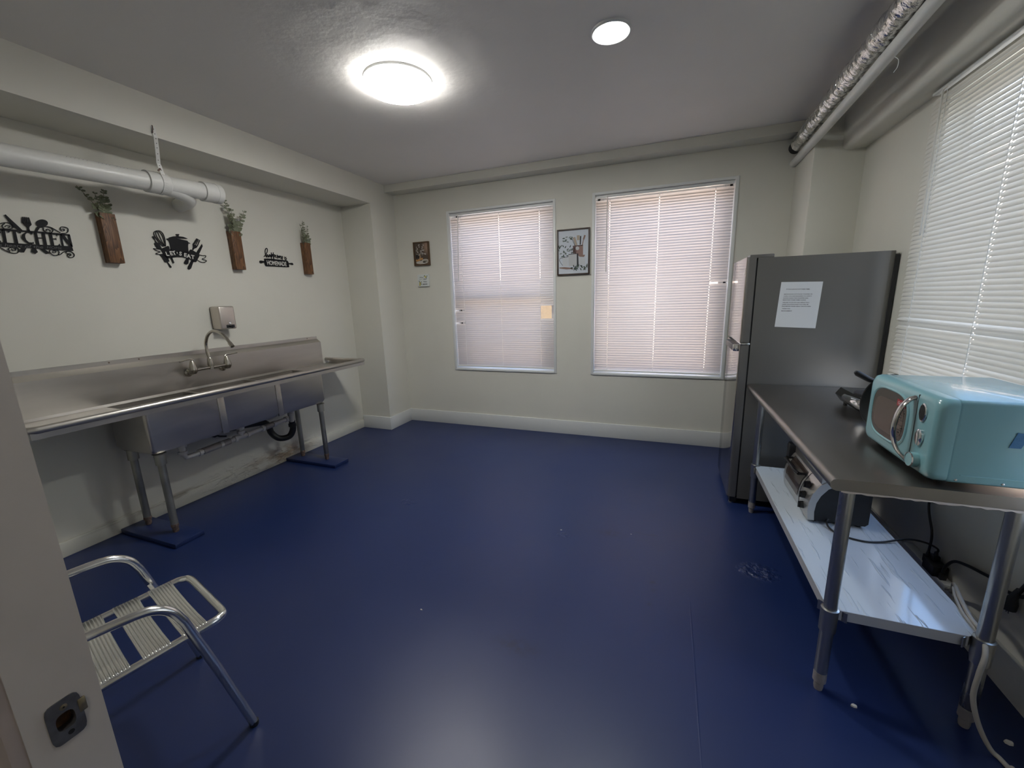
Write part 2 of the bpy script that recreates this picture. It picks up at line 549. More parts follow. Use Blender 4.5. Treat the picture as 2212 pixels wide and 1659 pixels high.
# glossy protective film with bubbles on the undershelf
m_film = mat('wrinkled white film', (0.50, 0.56, 0.63), 0.10, bump=0.0, spec=0.6)
add_bump(m_film, noise(m_film, 26, 2, 0.60, 0.67, (1.9, 0.2, 1)), 0.5, 0.005)
m_shelf_edge = mat('shelf edge', (0.50, 0.51, 0.53), 0.35, 0.3)

# ================================================================== SETTING
XL, XR, H = -0.660, 3.870, 2.6885
BBL, BBH = 0.095, 0.1495
YF = -3.869            # room face of the door wall
def wall_cells(us, vs, hole):
    for i in range(len(us) - 1):
        for j in range(len(vs) - 1):
            if not hole(i, j):
                yield us[i], us[i + 1], vs[j], vs[j + 1]

struct(MB().box(-1.0, 4.2, -5.8, 0.3, -0.06, 0.0).build('floor', m_floor), 'dark blue painted concrete floor with scuffs and painted-over lumps')
struct(MB().box(-1.0, 4.2, -5.8, 0.35, H, H + 0.12).build('ceiling', m_ceil), 'grey white plaster ceiling with patched texture round the lamp')
W1 = (0.394, 1.602, 0.660, 2.382)
W2 = (1.960, 3.180, 0.660, 2.391)
W3 = (-3.20, -1.30, 0.690, 2.345)     # y range, z range on the right wall
b = MB()
for u0, u1, v0, v1 in wall_cells([-0.86, W1[0], W1[1], W2[0], W2[1], 4.07], [0, 0.660, 2.385, H], lambda i, j: j == 1 and i in (1, 3)):
    b.box(u0, u1, 0.0, 0.2, v0, v1)
struct(b.build('wall_back', m_wall, smooth=False), 'pale greenish cream back wall with two blind-covered windows')
b = MB()
for u0, u1, v0, v1 in wall_cells([-5.8, W3[0], W3[1], 0.0], [0, W3[2], W3[3], H], lambda i, j: j == 1 and i == 1):
    b.box(XR, XR + 0.2, u0, u1, v0, v1)
struct(b.build('wall_right', m_wall, smooth=False), 'pale cream right wall with the large window above the steel table')
struct(MB().box(XL - 0.2, XL, -5.8, 0.0, 0, H).build('wall_left', m_wall_left, smooth=False), 'pale cream left wall behind the three-basin sink')
DX0, DX1 = 1.925, 2.90
b = MB()
b.box(XL, DX0, YF - 0.07, YF, 0, H).box(DX1, XR, YF - 0.07, YF, 0, H).box(DX0, DX1, YF - 0.07, YF, 2.1, H)
struct(b.build('wall_front', m_wall, smooth=False), 'cream wall with the doorway the room is seen through')
b = MB().box(0.9, XR, -5.8, -5.7, 0, H)
struct(b.build('wall_hall', m_wall, smooth=False), 'cream end wall of the hallway behind the doorway')
struct(MB().box(0.8, 0.9, -5.8, YF - 0.07, 0, H).build('wall_hall_left', m_wall, smooth=False), 'cream side wall of the hallway')

# beams and columns
struct(MB().box(XL, -0.269, YF, -0.4075, 2.4584, H).build('trim_1', m_wall, smooth=False), 'boxed beam along the top of the left wall')
struct(MB().box(XL, -0.269, -0.4075, 0.0, 0, H).build('trim_2', m_wall, smooth=False), 'square column in the back left corner')
struct(MB().box(-0.269, XR, -0.155, 0.0, 2.6145, H).build('trim_3', m_wall, smooth=False), 'shallow boxed beam along the top of the back wall')
struct(MB().box(3.572, XR + 0.05, -0.45, 0.05, 0, H, bevel=0.012).build('trim_4', m_wall), 'square column in the back right corner behind the refrigerator')
b = MB()
prof = [(XR + 0.02, 2.372), (3.80, 2.366), (3.765, 2.366), (3.748, 2.374), (3.738, 2.392), (3.736, 2.43), (3.730, 2.60), (3.70, 2.66), (3.66, H), (XR + 0.02, H)]
b.grid([[(x_, y_, z_) for x_, z_ in prof] for y_ in (YF, -0.45)])
struct(b.build('trim_5', m_wall, angle=60), 'round-edged plaster beam above the right window')

# baseboards
struct(MB().box(XL, XL + 0.013, YF, -0.4075, 0, BBL, bevel=0.004).build('baseboard_left', m_base_left), 'low cream baseboard with flaking paint under the sink')
b = MB().box(-0.269, 3.572, -0.014, 0.0, 0, BBH, bevel=0.003).box(XL + 0.013, -0.255, -0.4215, -0.4075, 0, BBH, bevel=0.003).box(-0.269, -0.255, -0.4075, -0.014, 0, BBH, bevel=0.003)
struct(b.build('baseboard_back', m_base), 'white baseboard along the back wall and round the left column')
struct(MB().box(XR - 0.014, XR, YF, -0.45, 0, BBH, bevel=0.003).build('baseboard_right', m_base), 'white baseboard along the right wall behind the steel table')

# door frame with strike plate
door = thing('door_1', 'grey white door jamb at the left edge with a bare strike plate', None, (1.945, -3.905, 0))
door['kind'] = 'structure'
HY0, HY1, HZ0, HZ1 = -3.9175, -3.8965, 0.899, 0.930
MB().box(1.920, 1.950, -3.943, HY0, 0, 2.10).box(1.920, 1.950, HY1, YF, 0, 2.10).box(1.920, 1.950, HY0, HY1, 0, HZ0).box(1.920, 1.950, HY0, HY1, HZ1, 2.10).box(DX1 - 0.025, DX1 + 0.005, -3.943, YF, 0, 2.10, bevel=0.002).box(1.95, DX1 - 0.025, -3.943, YF, 2.075, 2.105).build('jamb', m_jamb, door, smooth=False)
MB().box(1.80, 1.9475, -3.957, -3.939, 0, 2.20, bevel=0.003).box(DX1, DX1 + 0.15, -3.957, -3.939, 0, 2.2, bevel=0.003).box(1.80, DX1 + 0.15, -3.957, -3.939, 2.105, 2.25, bevel=0.003).build('casing', m_casing, door)
# strike plate: flat plate with a latch hole and two screw holes, lip towards the room
zc, yc = 0.915, -3.9065
b = MB()
out, hole = [], []
NS = 40
for k in range(NS):
    a = 2 * PI * k / NS
    c_, s_ = math.cos(a), math.sin(a)
    q = 1.0 / (abs(c_) ** 6 + abs(s_) ** 6) ** (1 / 6)
    out.append((1.9518, yc + 0.0168 * c_ * q, zc + 0.0305 * s_ * q))
    q = 1.0 / (abs(c_) ** 3 + abs(s_) ** 3) ** (1 / 3)
    hole.append((1.9518, yc - 0.0005 + 0.0092 * c_ * q, zc - 0.001 + 0.0125 * s_ * q))
b.grid([[(x_ - 0.002, y_, z_) for x_, y_, z_ in out], out, hole, [(x_ - 0.0135, y_, z_) for x_, y_, z_ in hole]], True, False)
sp = b.build('strike_plate', m_strike, door, angle=40)
MB().box(1.9502, 1.9526, yc + 0.013, yc + 0.021, zc - 0.004, zc + 0.016, bevel=0.001).build('lip', m_brass, sp)
MB().lathe((1.9515, yc + 0.0005, zc + 0.0195), [(0.0, 0.0), (0.0038, 0.0), (0.0038, 0.0009), (0.001, 0.0012), (0.0, 0.0005)], 'x', 16).build('screw', m_brass, sp)
MB().lathe((1.9522, yc + 0.0005, zc + 0.0195), [(0.0, 0.0005), (0.0014, 0.0005), (0.0014, 0.0008), (0, 0.0008)], 'x', 4).build('screw_slot', m_gasket, sp)
MB().lathe((1.9515, yc + 0.001, zc - 0.0205), [(0.0032, 0.0), (0.0032, 0.0007), (0.0, 0.0007)], 'x', 16).build('screw_hole', m_gasket, sp)
b = MB()
b.box(1.921, 1.938, HY0 - 0.001, HY1 + 0.001, HZ0 - 0.001, HZ1 + 0.001)
b.build('latch_hole', m_rawwood, sp)

# ------------------------------------------------------------------ windows
def window_back(n, R, label):
    x0, x1, z0, z1 = R
    w = thing('window_%d' % n, label, None, ((x0 + x1) / 2, 0.0, z0))
    w['kind'] = 'structure'
    f = 0.026
    b = MB()
    b.box(x0, x0 + f, -0.010, 0.195, z0, z1, bevel=0.002).box(x1 - f, x1, -0.010, 0.195, z0, z1, bevel=0.002)
    b.box(x0 + f, x1 - f, -0.010, 0.195, z1 - f * 0.8, z1, bevel=0.002)
    b.build('window_frame', m_white, w)
    MB().box(x0 + f, x1 - f, -0.014, 0.195, z0, z0 + 0.022, bevel=0.003).build('window_sill', m_white, w)
    zm = (z0 + z1) / 2
    parts = ((z0 + 0.022, zm + 0.02, 0.150), (zm - 0.02, z1 - 0.02, 0.172)) if n == 1 else ((z0 + 0.022, z1 - 0.02, 0.160),)
    for za, zb, yy in parts:
        b = MB()
        xa, xb, t = x0 + f + 0.022, x1 - f - 0.022, 0.042
        b.box(xa, xa + t, yy, yy + 0.020, za, zb, bevel=0.002).box(xb - t, xb, yy, yy + 0.020, za, zb, bevel=0.002)
        b.box(xa + t, xb - t, yy, yy + 0.020, za, za + t, bevel=0.002).box(xa + t, xb - t, yy, yy + 0.020, zb - t, zb, bevel=0.002)
        s_ = b.build('sash', m_sash, w)
        MB().box(xa + t, xb - t, yy + 0.008, yy + 0.012, za + t, zb - t).build('pane', m_pane, s_)
    MB().box(x0 + f, x0 + f + 0.022, 0.165, 0.195, z0 + 0.02, z1 - 0.02).box(x1 - f - 0.022, x1 - f, 0.165, 0.195, z0 + 0.02, z1 - 0.02).build('side_track', m_gasket, w)
window_back(1, W1, 'left window of the back wall in a thin white frame')
window_back(2, W2, 'right window of the back wall in a thin white frame')
w = thing('window_3', 'large window in the right wall behind the microwave', None, (XR, (W3[0] + W3[1]) / 2, W3[2]))
w['kind'] = 'structure'
y0, y1, z0, z1 = W3
b = MB()
b.box(XR + 0.01, XR + 0.15, y0, y0 + 0.03, z0, z1).box(XR + 0.01, XR + 0.15, y1 - 0.03, y1, z0, z1).box(XR + 0.01, XR + 0.15, y0 + 0.03, y1 - 0.03, z1 - 0.03, z1)
b.build('window_frame', m_white, w)
MB().box(XR - 0.012, XR + 0.15, y0, y1, z0 - 0.02, z0 + 0.012, bevel=0.003).build('window_sill', m_white, w)
ym = (y0 + y1) / 2
for ya, yb in ((y0 + 0.03, ym), (ym, y1 - 0.03)):
    t = 0.045
    b = MB()
    b.box(XR + 0.09, XR + 0.12, ya, ya + t, z0 + 0.012, z1 - 0.03).box(XR + 0.09, XR + 0.12, yb - t, yb, z0 + 0.012, z1 - 0.03)
    b.box(XR + 0.09, XR + 0.12, ya + t, yb - t, z0 + 0.012, z0 + 0.012 + t).box(XR + 0.09, XR + 0.12, ya + t, yb - t, z1 - 0.03 - t, z1 - 0.03)
    s_ = b.build('sash', m_sash, w)
    MB().box(XR + 0.103, XR + 0.107, ya + t, yb - t, z0 + 0.012 + t, z1 - 0.03 - t).build('pane', m_pane, s_)

# building across the alley, seen through the broken slats and lighting the blinds
nb = thing('neighbouring_building', 'tan stucco building seen through the gap in the broken left blind', 'building', (1.5, 1.6, -1.0))
MB().box(-8.0, 10.0, 4.2, 4.6, -1.0, 3.4).build('wall', m_stucco_pink, nb, smooth=False)
MB().box(-0.6, 1.78, 1.25, 4.2, -1.0, 1.62).build('wing', m_stucco, nb, smooth=False)
MB().box(-0.7, 1.84, 1.18, 4.2, 1.62, 1.69).build('parapet', m_sash, nb, smooth=False)

# ================================================================== BLINDS
PITCH_S, SLATW = 0.0236, 0.0270
def slat_mesh(name, a0, a1, tilt, axis, SLATW=0.027, m=None, holes=()):
    """slat along x (axis 'x', room towards -y) or y (axis 'y', room towards -x); room edge low; notched where the ladder cords pass"""
    bm = bmesh.new()
    cols = 5
    ring = []
    for k in range(cols):
        s = (k / (cols - 1) - 0.5) * SLATW
        crown = 0.0016 * (1 - (2 * k / (cols - 1) - 1) ** 2)
        ring.append((s * math.cos(tilt) - crown * math.sin(tilt), s * math.sin(tilt) + crown * math.cos(tilt)))
    aa = sorted({a0, a1} | {h + d for h in holes for d in (-0.0035, 0.0035) if a0 + 0.005 < h < a1 - 0.005})
    rows = [[bm.verts.new((a, o_, z_) if axis == 'x' else (o_, a, z_)) for o_, z_ in ring] for a in aa]
    for i, (r0, r1) in enumerate(zip(rows, rows[1:])):
        mid = (aa[i] + aa[i + 1]) / 2
        hole = any(abs(mid - h) < 0.002 for h in holes)
        for k in range(cols - 1):
            if hole and k in (0, cols - 2): continue
            bm.faces.new((r0[k], r0[k + 1], r1[k + 1], r1[k]))
    me = bpy.data.meshes.new(name)
    bm.to_mesh(me); bm.free()
    me.materials.append(m or m_slat)
    for p in me.polygons: p.use_smooth = True
    return me

def blind(label, group, axis, a0, a1, depth, ztop, zbot, tilt, cuts, cords, wand, out_sign=1.0, tilts=None, railfix=True, SLATW=0.027, m=None, hr=0.026, pitch=PITCH_S):
    cx = (a0 + a1) / 2
    base = (cx, depth, zbot) if axis == 'x' else (depth, cx, zbot)
    root = thing('window_blind', label, 'blind', base, 0, group)
    def P(a, d, z):
        return (a, d, z) if axis == 'x' else (d, a, z)
    def bx(b, a_0, a_1, d0, d1, z0_, z1_, bev=0.002):
        if axis == 'x': b.box(a_0, a_1, d0, d1, z0_, z1_, bevel=bev)
        else: b.box(d0, d1, a_0, a_1, z0_, z1_, bevel=bev)
        return b
    bx(MB(), a0, a1, depth - 0.013, depth + 0.013, ztop - hr, ztop).build('headrail', m_white, root)
    me = slat_mesh('slat', a0 - cx, a1 - cx, tilt, axis, SLATW, m, [c - cx for c in cords])
    z = ztop - hr - 0.016 - SLATW / 2
    i = 0
    first = None
    while z > zbot + 0.022:
        mm = me
        tl = (tilts or {}).get(i)
        if i in cuts or tl is not None:
            c0, c1 = cuts.get(i, (a0, a1))
            mm = slat_mesh('slat', c0 - cx, c1 - cx, tl if tl is not None else tilt, axis, SLATW, m, [c - cx for c in cords])
        if first is None or mm is not me:
            o = bpy.data.objects.new('slat', mm)
            if first is None: first = o
        else:
            o = first.copy()
        COL.objects.link(o)
        o.parent = root
        o.location = (0, 0, z - zbot + random.uniform(-0.0006, 0.0006))
        j = random.uniform(-0.0006, 0.0006)
        o.rotation_euler = (0, j, 0) if axis == 'x' else (j, 0, 0)
        z -= pitch
        i += 1
    if railfix:
        bx(MB(), a0, a1, depth - 0.012, depth + 0.012, zbot, zbot + 0.018).build('bottom_rail', m_rail, root)
    for c in cords:
        b = MB()
        d_ = depth - 0.0085 * out_sign
        b.tube([P(c, d_, ztop - 0.026), P(c, d_, zbot + 0.006)], 0.0011, 6)
        b.build('ladder_cord', m_cordw, root)
    wx0, wz0, wx1, wz1 = wand
    d_ = depth - 0.022 * out_sign
    b = MB()
    b.tube([P(wx0, depth - 0.010 * out_sign, wz0 + 0.012), P(wx0, d_, wz0), P(wx1, d_, wz1)], 0.0042, 8)
    b.build('tilt_wand', m_rail, root)
    return root, i

R = math.radians
b0, b1 = W1[0] + 0.030, W1[1] - 0.030
cuts = {}
ztop1 = W1[3] - 0.022
def idx(ztop, z): return round((ztop - 0.026 - 0.016 - SLATW / 2 - z) / PITCH_S)
k0 = idx(ztop1, 1.350)
for k in range(k0, idx(ztop1, 1.236) + 1): cuts[k] = (b0, 1.428)
cuts[idx(ztop1, 1.338)] = (0.540, b1 if idx(ztop1, 1.338) not in cuts else 1.428)
cuts[idx(ztop1, 1.205)] = (0.545, b1)
tl1 = {k: R(70) for k in range(36, 75)}
for k in (1, 2): tl1[k] = R(76)
blind('white mini blind with broken slats on the narrower left window', 'mini blinds on the back wall', 'x', b0, b1, 0.032, ztop1, W1[2] + 0.036, R(70), cuts, (0.540, 0.985, 1.425), (0.521, ztop1 - 0.026, 0.490, 1.655), 1.0, tl1, SLATW=0.0345)
b0, b1 = W2[0] + 0.030, W2[1] - 0.030
ztop2 = W2[3] - 0.022
cuts = {idx(ztop2, 1.545): (b0, 3.010)}
blind('white mini blind glowing warm on the wider right window', 'mini blinds on the back wall', 'x', b0, b1, 0.032, ztop2, W2[2] + 0.030, R(68), cuts, (2.118, 2.556, 3.010), (2.097, ztop2 - 0.026, 2.094, 1.672), 1.0, SLATW=0.0365)
ztop3 = 2.358
idx3 = lambda z: round((ztop3 - 0.012 - 0.016 - 0.0145 - z) / 0.0216)
kb = idx3(1.285)
tl3 = {kb: R(40), kb + 1: R(85), kb + 2: R(50)}
for k in range(idx3(1.10), idx3(1.10) + 9): tl3[k] = R(50)
blind('large white mini blind over the window behind the microwave', None, 'y', -3.22, -1.285, 3.842, ztop3, 0.955, R(66), {}, (-1.40, -1.88, -2.55), (-1.395, ztop3 - 0.026, -1.400, 1.69), 1.0, tl3, SLATW=0.0290, m=m_slat_right, hr=0.012, pitch=0.0216)

# ================================================================== CEILING
cl = thing('ceiling_light', 'large round white flush ceiling lamp, lit, left of the two', 'ceiling light', (1.16, -1.855, H))
MB().lathe((1.16, -1.855, 0), [(0.0, H), (0.192, H), (0.192, H - 0.012), (0.0, H - 0.012)], 'z', 48).build('base', m_white, cl)
MB().lathe((1.16, -1.855, 0), [(0.192, H - 0.040), (0.184, H - 0.049), (0.15, H - 0.052), (0.0, H - 0.053)], 'z', 48).build('diffuser', emis('lamp diffuser', (1.0, 0.985, 0.95), LAMP_BIG), cl)
MB().lathe((1.16, -1.855, 0), [(0.0, H - 0.012), (0.188, H - 0.012), (0.192, H - 0.020), (0.192, H - 0.040), (0.0, H - 0.040)], 'z', 48).build('diffuser_rim', emis('lamp diffuser rim', (1.0, 0.985, 0.95), LAMP_BIG * 0.32), cl)
c2 = thing('ceiling_light', 'small round recessed ceiling light, lit, right of the two', 'ceiling light', (2.352, -1.81, H))
MB().lathe((2.352, -1.81, 0), [(0.078, H), (0.094, H), (0.094, H - 0.008), (0.088, H - 0.013), (0.078, H - 0.010)], 'z', 40, closed=True).build('trim_ring', m_white, c2)
MB().lathe((2.352, -1.81, 0), [(0.0, H), (0.079, H), (0.079, H - 0.008), (0.0, H - 0.0095)], 'z', 40).build('diffuser', emis('small lamp diffuser', (0.95, 1.0, 0.98), LAMP_SMALL), c2)
hl = thing('jamb_fill_lamp', 'unseen round lamp added behind the doorway to light the jamb', 'ceiling light', (2.5, -4.75, H))  # unseen lamp added behind the camera to brighten the door jamb
MB().lathe((2.5, -4.75, 0), [(0.0, H), (0.15, H), (0.15, H - 0.02), (0.0, H - 0.03)], 'z', 32).build('diffuser', emis('jamb fill glow', (1.0, 0.93, 0.85), 26.0), hl)

# foil duct and white pipe along the right of the ceiling
dp = [(3.556, -0.10, 2.548), (3.55, -0.45, 2.548), (3.538, -0.9, 2.552), (3.528, -1.35, 2.556), (3.520, -1.8, 2.560), (3.514, -2.3, 2.562), (3.51, -2.9, 2.564)]
du = thing('foil_duct', 'crinkled silver foil duct running along the ceiling on the right', 'duct', (3.53, -1.5, 2.555))
pts = smooth_path(dp, 26)
rr = random.Random(3)
b = MB()
n = 40
rings = []
for i, p in enumerate(pts):
    ring = []
    rad = 0.054 + 0.0030 * math.sin(i * 1.9) + rr.uniform(-0.0022, 0.0022)
    for k in range(n):
        a = 2 * PI * k / n
        r_ = rad + rr.uniform(-0.0016, 0.0016) + 0.0018 * math.sin(3 * a + i * 0.35)
        ring.append((p.x + r_ * math.cos(a), p.y, p.z + r_ * math.sin(a)))
    rings.append(ring)
b.grid(rings, True, False)
b.build('foil_wrap', m_foil, du, angle=28)
MB().tube([(3.556, -0.135, 2.548), (3.557, 0.03, 2.548)], 0.046, 28, cap=False).tube([(3.556, -0.125, 2.548), (3.557, 0.0, 2.548)], 0.041, 28).build('sleeve', m_gasket, du)
pp = thing('ceiling_pipe', 'slim white pipe under the foil duct on the right', 'pipe', (3.555, -1.4, 2.46))
MB().tube([(3.557, 0.02, 2.432), (3.552, -0.6, 2.440), (3.551, -1.2, 2.458), (3.552, -1.9, 2.487), (3.556, -2.9, 2.515)], 0.0275, 20).build('pipe_run', m_pvc, pp)
b = MB()
b.tube(smooth_path([(3.56, -1.56, 2.444), (3.572, -1.57, 2.425), (3.575, -1.562, 2.40), (3.568, -1.55, 2.385)], 5), 0.0014, 5)
b.build('loose_thread', m_cordw, pp)

# white drain pipe hung under the left beam
px, r0 = -0.365, 0.054
def pz(y): return 2.217 + (y + 2.33) * 0.038
pr_ = thing('drain_pipe', 'thick white drain pipe hanging below the left beam', 'pipe', (px, -2.5, 2.2))
MB().tube([(px, YF, pz(YF)), (px, -1.94, pz(-1.94))], r0, 32).build('pipe_run', m_pvc, pr_)
def collar(y0_, y1_, r_):
    return MB().tube([(px, y0_, pz(y0_)), (px, y0_ + 0.001, pz(y0_)), (px, y1_ - 0.006, pz(y1_)), (px, y1_, pz(y1_))], [r_ - 0.004, r_, r_, r_ - 0.006], 32)
collar(-2.375, -2.255, 0.0635).build('coupling', m_pvc, pr_)
b = collar(-2.045, -1.955, 0.0635)
b.tube([(px, -1.962, pz(-1.96)), (px, -1.93, pz(-1.93)), (px, -1.922, pz(-1.92))], [0.0655, 0.0655, 0.060], 32)
b.build('end_cap', m_pvc, pr_)
b = MB()
b.tube(smooth_path([(px, -2.30, pz(-2.3) - 0.012), (px - 0.02, -2.16, pz(-2.16) - 0.036), (px - 0.10, -2.08, pz(-2.1) - 0.055), (XL - 0.01, -2.02, pz(-2.0) - 0.06)], 6), 0.045, 24)
b.build('wye_branch', m_pvc, pr_)
# perforated strap
b = MB()
st = [(-0.2655, -2.335, 2.515), (-0.2655, -2.330, 2.455), (-0.285, -2.322, 2.40), (-0.318, -2.310, 2.325), (px + 0.052, -2.30, pz(-2.3) + 0.046)]
for p, q in zip(st, st[1:]):
    p, q = Vector(p), Vector(q)
    t_ = (q - p).normalized(); s_ = Vector((0, 1, 0)); nn = t_.cross(s_).normalized() * 0.0012
    b.prism([p - s_ * 0.011, p + s_ * 0.011, q + s_ * 0.011, q - s_ * 0.011], nn)
ring = [(px + 0.0655 * math.cos(a), -2.30, pz(-2.3) + 0.0655 * math.sin(a)) for a in [R(45 - 12 * k) for k in range(27)]]
for p, q in zip(ring, ring[1:]):
    p, q = Vector(p), Vector(q); s_ = Vector((0, 1, 0)); t_ = (q - p).normalized(); nn = t_.cross(s_).normalized() * 0.0012
    b.prism([p - s_ * 0.011, p + s_ * 0.011, q + s_ * 0.011, q - s_ * 0.011], nn)
hs = b.build('hanging_strap', m_pvc, pr_, smooth=False)
b = MB()
for k in range(9):
    f = (k + 0.6) / 9.5
    i = min(3, int(f * 4)); g = f * 4 - i
    p = Vector(st[i]).lerp(Vector(st[i + 1]), g)
    b.lathe((p.x + 0.0016, p.y, p.z), [(0.0025, 0), (0.0025, 0.0006), (0, 0.0006)], 'x', 8)
b.build('strap_hole', m_gasket, hs)['kind'] = 'stuff'
b = MB().tube([(-0.268, -2.335, 2.520), (-0.262, -2.338, 2.505), (-0.263, -2.343, 2.475)], 0.0028, 6).tube([(px + 0.06, -2.312, pz(-2.3) + 0.075), (px + 0.055, -2.325, pz(-2.3) + 0.06)], 0.005, 6)
b.build('rusty_nail', m_rust, hs)
b = MB()
for k in range(17):
    y_ = -2.74 + k * 0.0165
    if k in (6, 7, 12): continue
    a = R(48); zz = pz(y_)
    b.tube([(px + (r0 + .0005) * math.cos(a), y_, zz + (r0 + .0005) * math.sin(a)), (px + (r0 + .0005) * math.cos(a + .14), y_ + 0.006, zz + (r0 + .0005) * math.sin(a + .14))], 0.0009, 4)
b.build('faded_print', m_flex, pr_)['kind'] = 'stuff'

# ================================================================== SINK
sk = thing('sink', 'long stainless three-basin sink with two drainboards on the left wall', 'sink', (-0.40, -2.03, 0.02))
RZ, RX = 0.886, -0.160
SY0, SY1 = -3.195, -0.870
BX0, BX1 = -0.585, -0.215
by = [(-2.715, -2.275), (-2.255, -1.825), (-1.805, -1.355)]
zb = 0.568
SPX = -0.610
b = MB()
# rolled front and end rims
b.tube([(XL + 0.03, SY0, RZ), (RX - 0.03, SY0, RZ), (RX - 0.008, SY0 + 0.008, RZ), (RX, SY0 + 0.03, RZ), (RX, SY1 - 0.02, RZ), (RX - 0.01, SY1, RZ), (RX - 0.03, SY1, RZ), (XL + 0.01, SY1, RZ)], 0.0185, 14)
b.build('rolled_rim', m_steel, sk)
# deck: drainboards and the webs round the basins, dished below the rim
b = MB()
zd = RZ - 0.034
def sheet(x0_, x1_, y0_, y1_, z0_, z1_=None):
    z1_ = z0_ if z1_ is None else z1_
    b.box(x0_, x1_, y0_, y1_, min(z0_, z1_) - 0.002, max(z0_, z1_))
sheet(SPX, RX, SY0, by[0][0], zd); sheet(SPX, RX, by[2][1], SY1, zd)
sheet(SPX, BX0, by[0][0], by[2][1], zd); sheet(BX1, RX, by[0][0], by[2][1], zd)
sheet(BX0, BX1, by[0][1], by[1][0], zd); sheet(BX0, BX1, by[1][1], by[2][0], zd)
b.box(RX - 0.004, RX + 0.004, SY0, SY1, zd - 0.012, RZ)
b.box(SPX, RX, SY0 - 0.003, SY0 + 0.003, zd - 0.012, RZ); b.box(SPX, RX, SY1 - 0.003, SY1 + 0.003, zd - 0.012, RZ)
b.build('drainboard', m_steel, sk)
# backsplash with sloped top and wall flange
b = MB()
zt = 1.073
pf = [(SPX + 0.012, zd), (SPX, zd + 0.014), (SPX, zt), (XL + 0.006, zt + 0.030), (XL + 0.006, zt + 0.058), (XL + 0.001, zt + 0.058), (XL + 0.001, zd)]
b.grid([[(x_, y_, z_) for x_, z_ in pf] for y_ in (SY0 + 0.02, -0.950)])
sb_ = b.build('backsplash', m_steel, sk, angle=20)
b = MB()
for y_ in (-2.62, -2.46, -1.07):
    b.lathe((XL + 0.0062, y_, zt + 0.045), [(0.0, 0.0), (0.005, 0.0), (0.004, 0.0015), (0, 0.002)], 'x', 10)
b.build('screw', m_rust, sb_)
# basins
for i, (ya, yb) in enumerate(by):
    b = MB()
    def ringb(ins, z_, r_):
        pts_ = []
        xa, xb, yc_, yd = BX0 + ins, BX1 - ins, ya + ins, yb - ins
        for cx_, cy_, a0 in ((xb - r_, yd - r_, 0), (xa + r_, yd - r_, 90), (xa + r_, yc_ + r_, 180), (xb - r_, yc_ + r_, 270)):
            for k in range(5):
                a = R(a0 + 22.5 * k)
                pts_.append((cx_ + r_ * math.cos(a), cy_ + r_ * math.sin(a), z_))
        return pts_
    b.grid([ringb(0.0, zd, 0.02), ringb(0.0, zb + 0.03, 0.02), ringb(0.010, zb + 0.006, 0.03), ringb(0.03, zb, 0.04)], True, False)
    last = ringb(0.03, zb, 0.04)
    b.grid([last, [(-0.40, (ya + yb) / 2, zb - 0.004)] * len(last)], True, False)
    bs = b.build('basin', m_steel, sk)
    MB().lathe((-0.40, (ya + yb) / 2, zb - 0.004), [(0.0, -0.03), (0.045, -0.03), (0.045, 0.001), (0.035, 0.001), (0.03, -0.006), (0.0, -0.006)], 'z', 20).build('drain_strainer', m_chrome, bs)
for ya, yb in ((by[0][1], by[1][0]), (by[1][1], by[2][0])):
    MB().box(BX1 - 0.012, BX1 + 0.0015, ya - 0.012, yb + 0.012, zb + 0.004, zd - 0.002, bevel=0.001).build('seam_strip', m_steel, sk)
# legs on blue plinths
for (lx, ly) in ((-0.245, -2.665), (-0.530, -2.665), (-0.235, -1.405), (-0.530, -1.405)):
    lg = MB().lathe((lx, ly, 0), [(0.0, 0.085), (0.019, 0.085), (0.0205, 0.095), (0.0205, zb - 0.035), (0.0205, zb - 0.004), (0.0, zb - 0.004)], 'z', 20).build('leg', m_galv_old, sk)
    MB().lathe((lx, ly, 0), [(0.0205, zb - 0.075), (0.029, zb - 0.072), (0.029, zb - 0.006), (0.036, zb - 0.001), (0.0205, zb - 0.001)], 'z', 20, closed=True).build('leg_socket', m_galv_old, lg)
    MB().lathe((lx, ly, 0), [(0.0, 0.031), (0.014, 0.031), (0.017, 0.040), (0.017, 0.062), (0.021, 0.068), (0.021, 0.086), (0.0, 0.086)], 'z', 16).build('foot', m_rust, lg)
pl = MB().box(-0.645, -0.085, -2.765, -2.595, 0.0, 0.030, bevel=0.004).build('plinth', m_floor)
tag(pl, 'blue painted board under the left pair of sink legs', 'plinth', None)
pl = MB().box(-0.645, -0.055, -1.500, -1.330, 0.0, 0.030, bevel=0.004).build('plinth', m_floor)
tag(pl, 'blue painted board under the right pair of sink legs', 'plinth', None)
# waste pipes under the basins
wp = thing('waste_pipe', 'white plastic waste pipe with grey couplings under the sink basins', 'pipe', (-0.42, -2.0, 0.45))
wx = -0.40
def wz(y): return 0.432 + (y + 2.45) * 0.05
b = MB().tube([(wx, -2.455, zb - 0.03), (wx, -2.455, 0.46), (wx, -2.44, wz(-2.44) + 0.004), (wx, -2.40, wz(-2.4)), (wx, -1.62, wz(-1.62))], 0.0175, 16)
b.tube([(wx, -2.04, zb - 0.03), (wx, -2.04, wz(-2.04))], 0.0175, 16).tube([(wx, -1.58, zb - 0.03), (wx, -1.58, wz(-1.58) - 0.05)], 0.020, 16)
b.build('pipe_run', m_pvc_grey, wp)
for y_ in (-2.35, -2.20, -1.99, -2.09, -1.86, -1.755, -1.635):
    MB().lathe((wx, y_, wz(y_)), [(0.0175, -0.011), (0.025, -0.010), (0.025, 0.010), (0.0175, 0.011)], 'y', 12, closed=True).build('slip_nut', m_pvc_grey, wp)
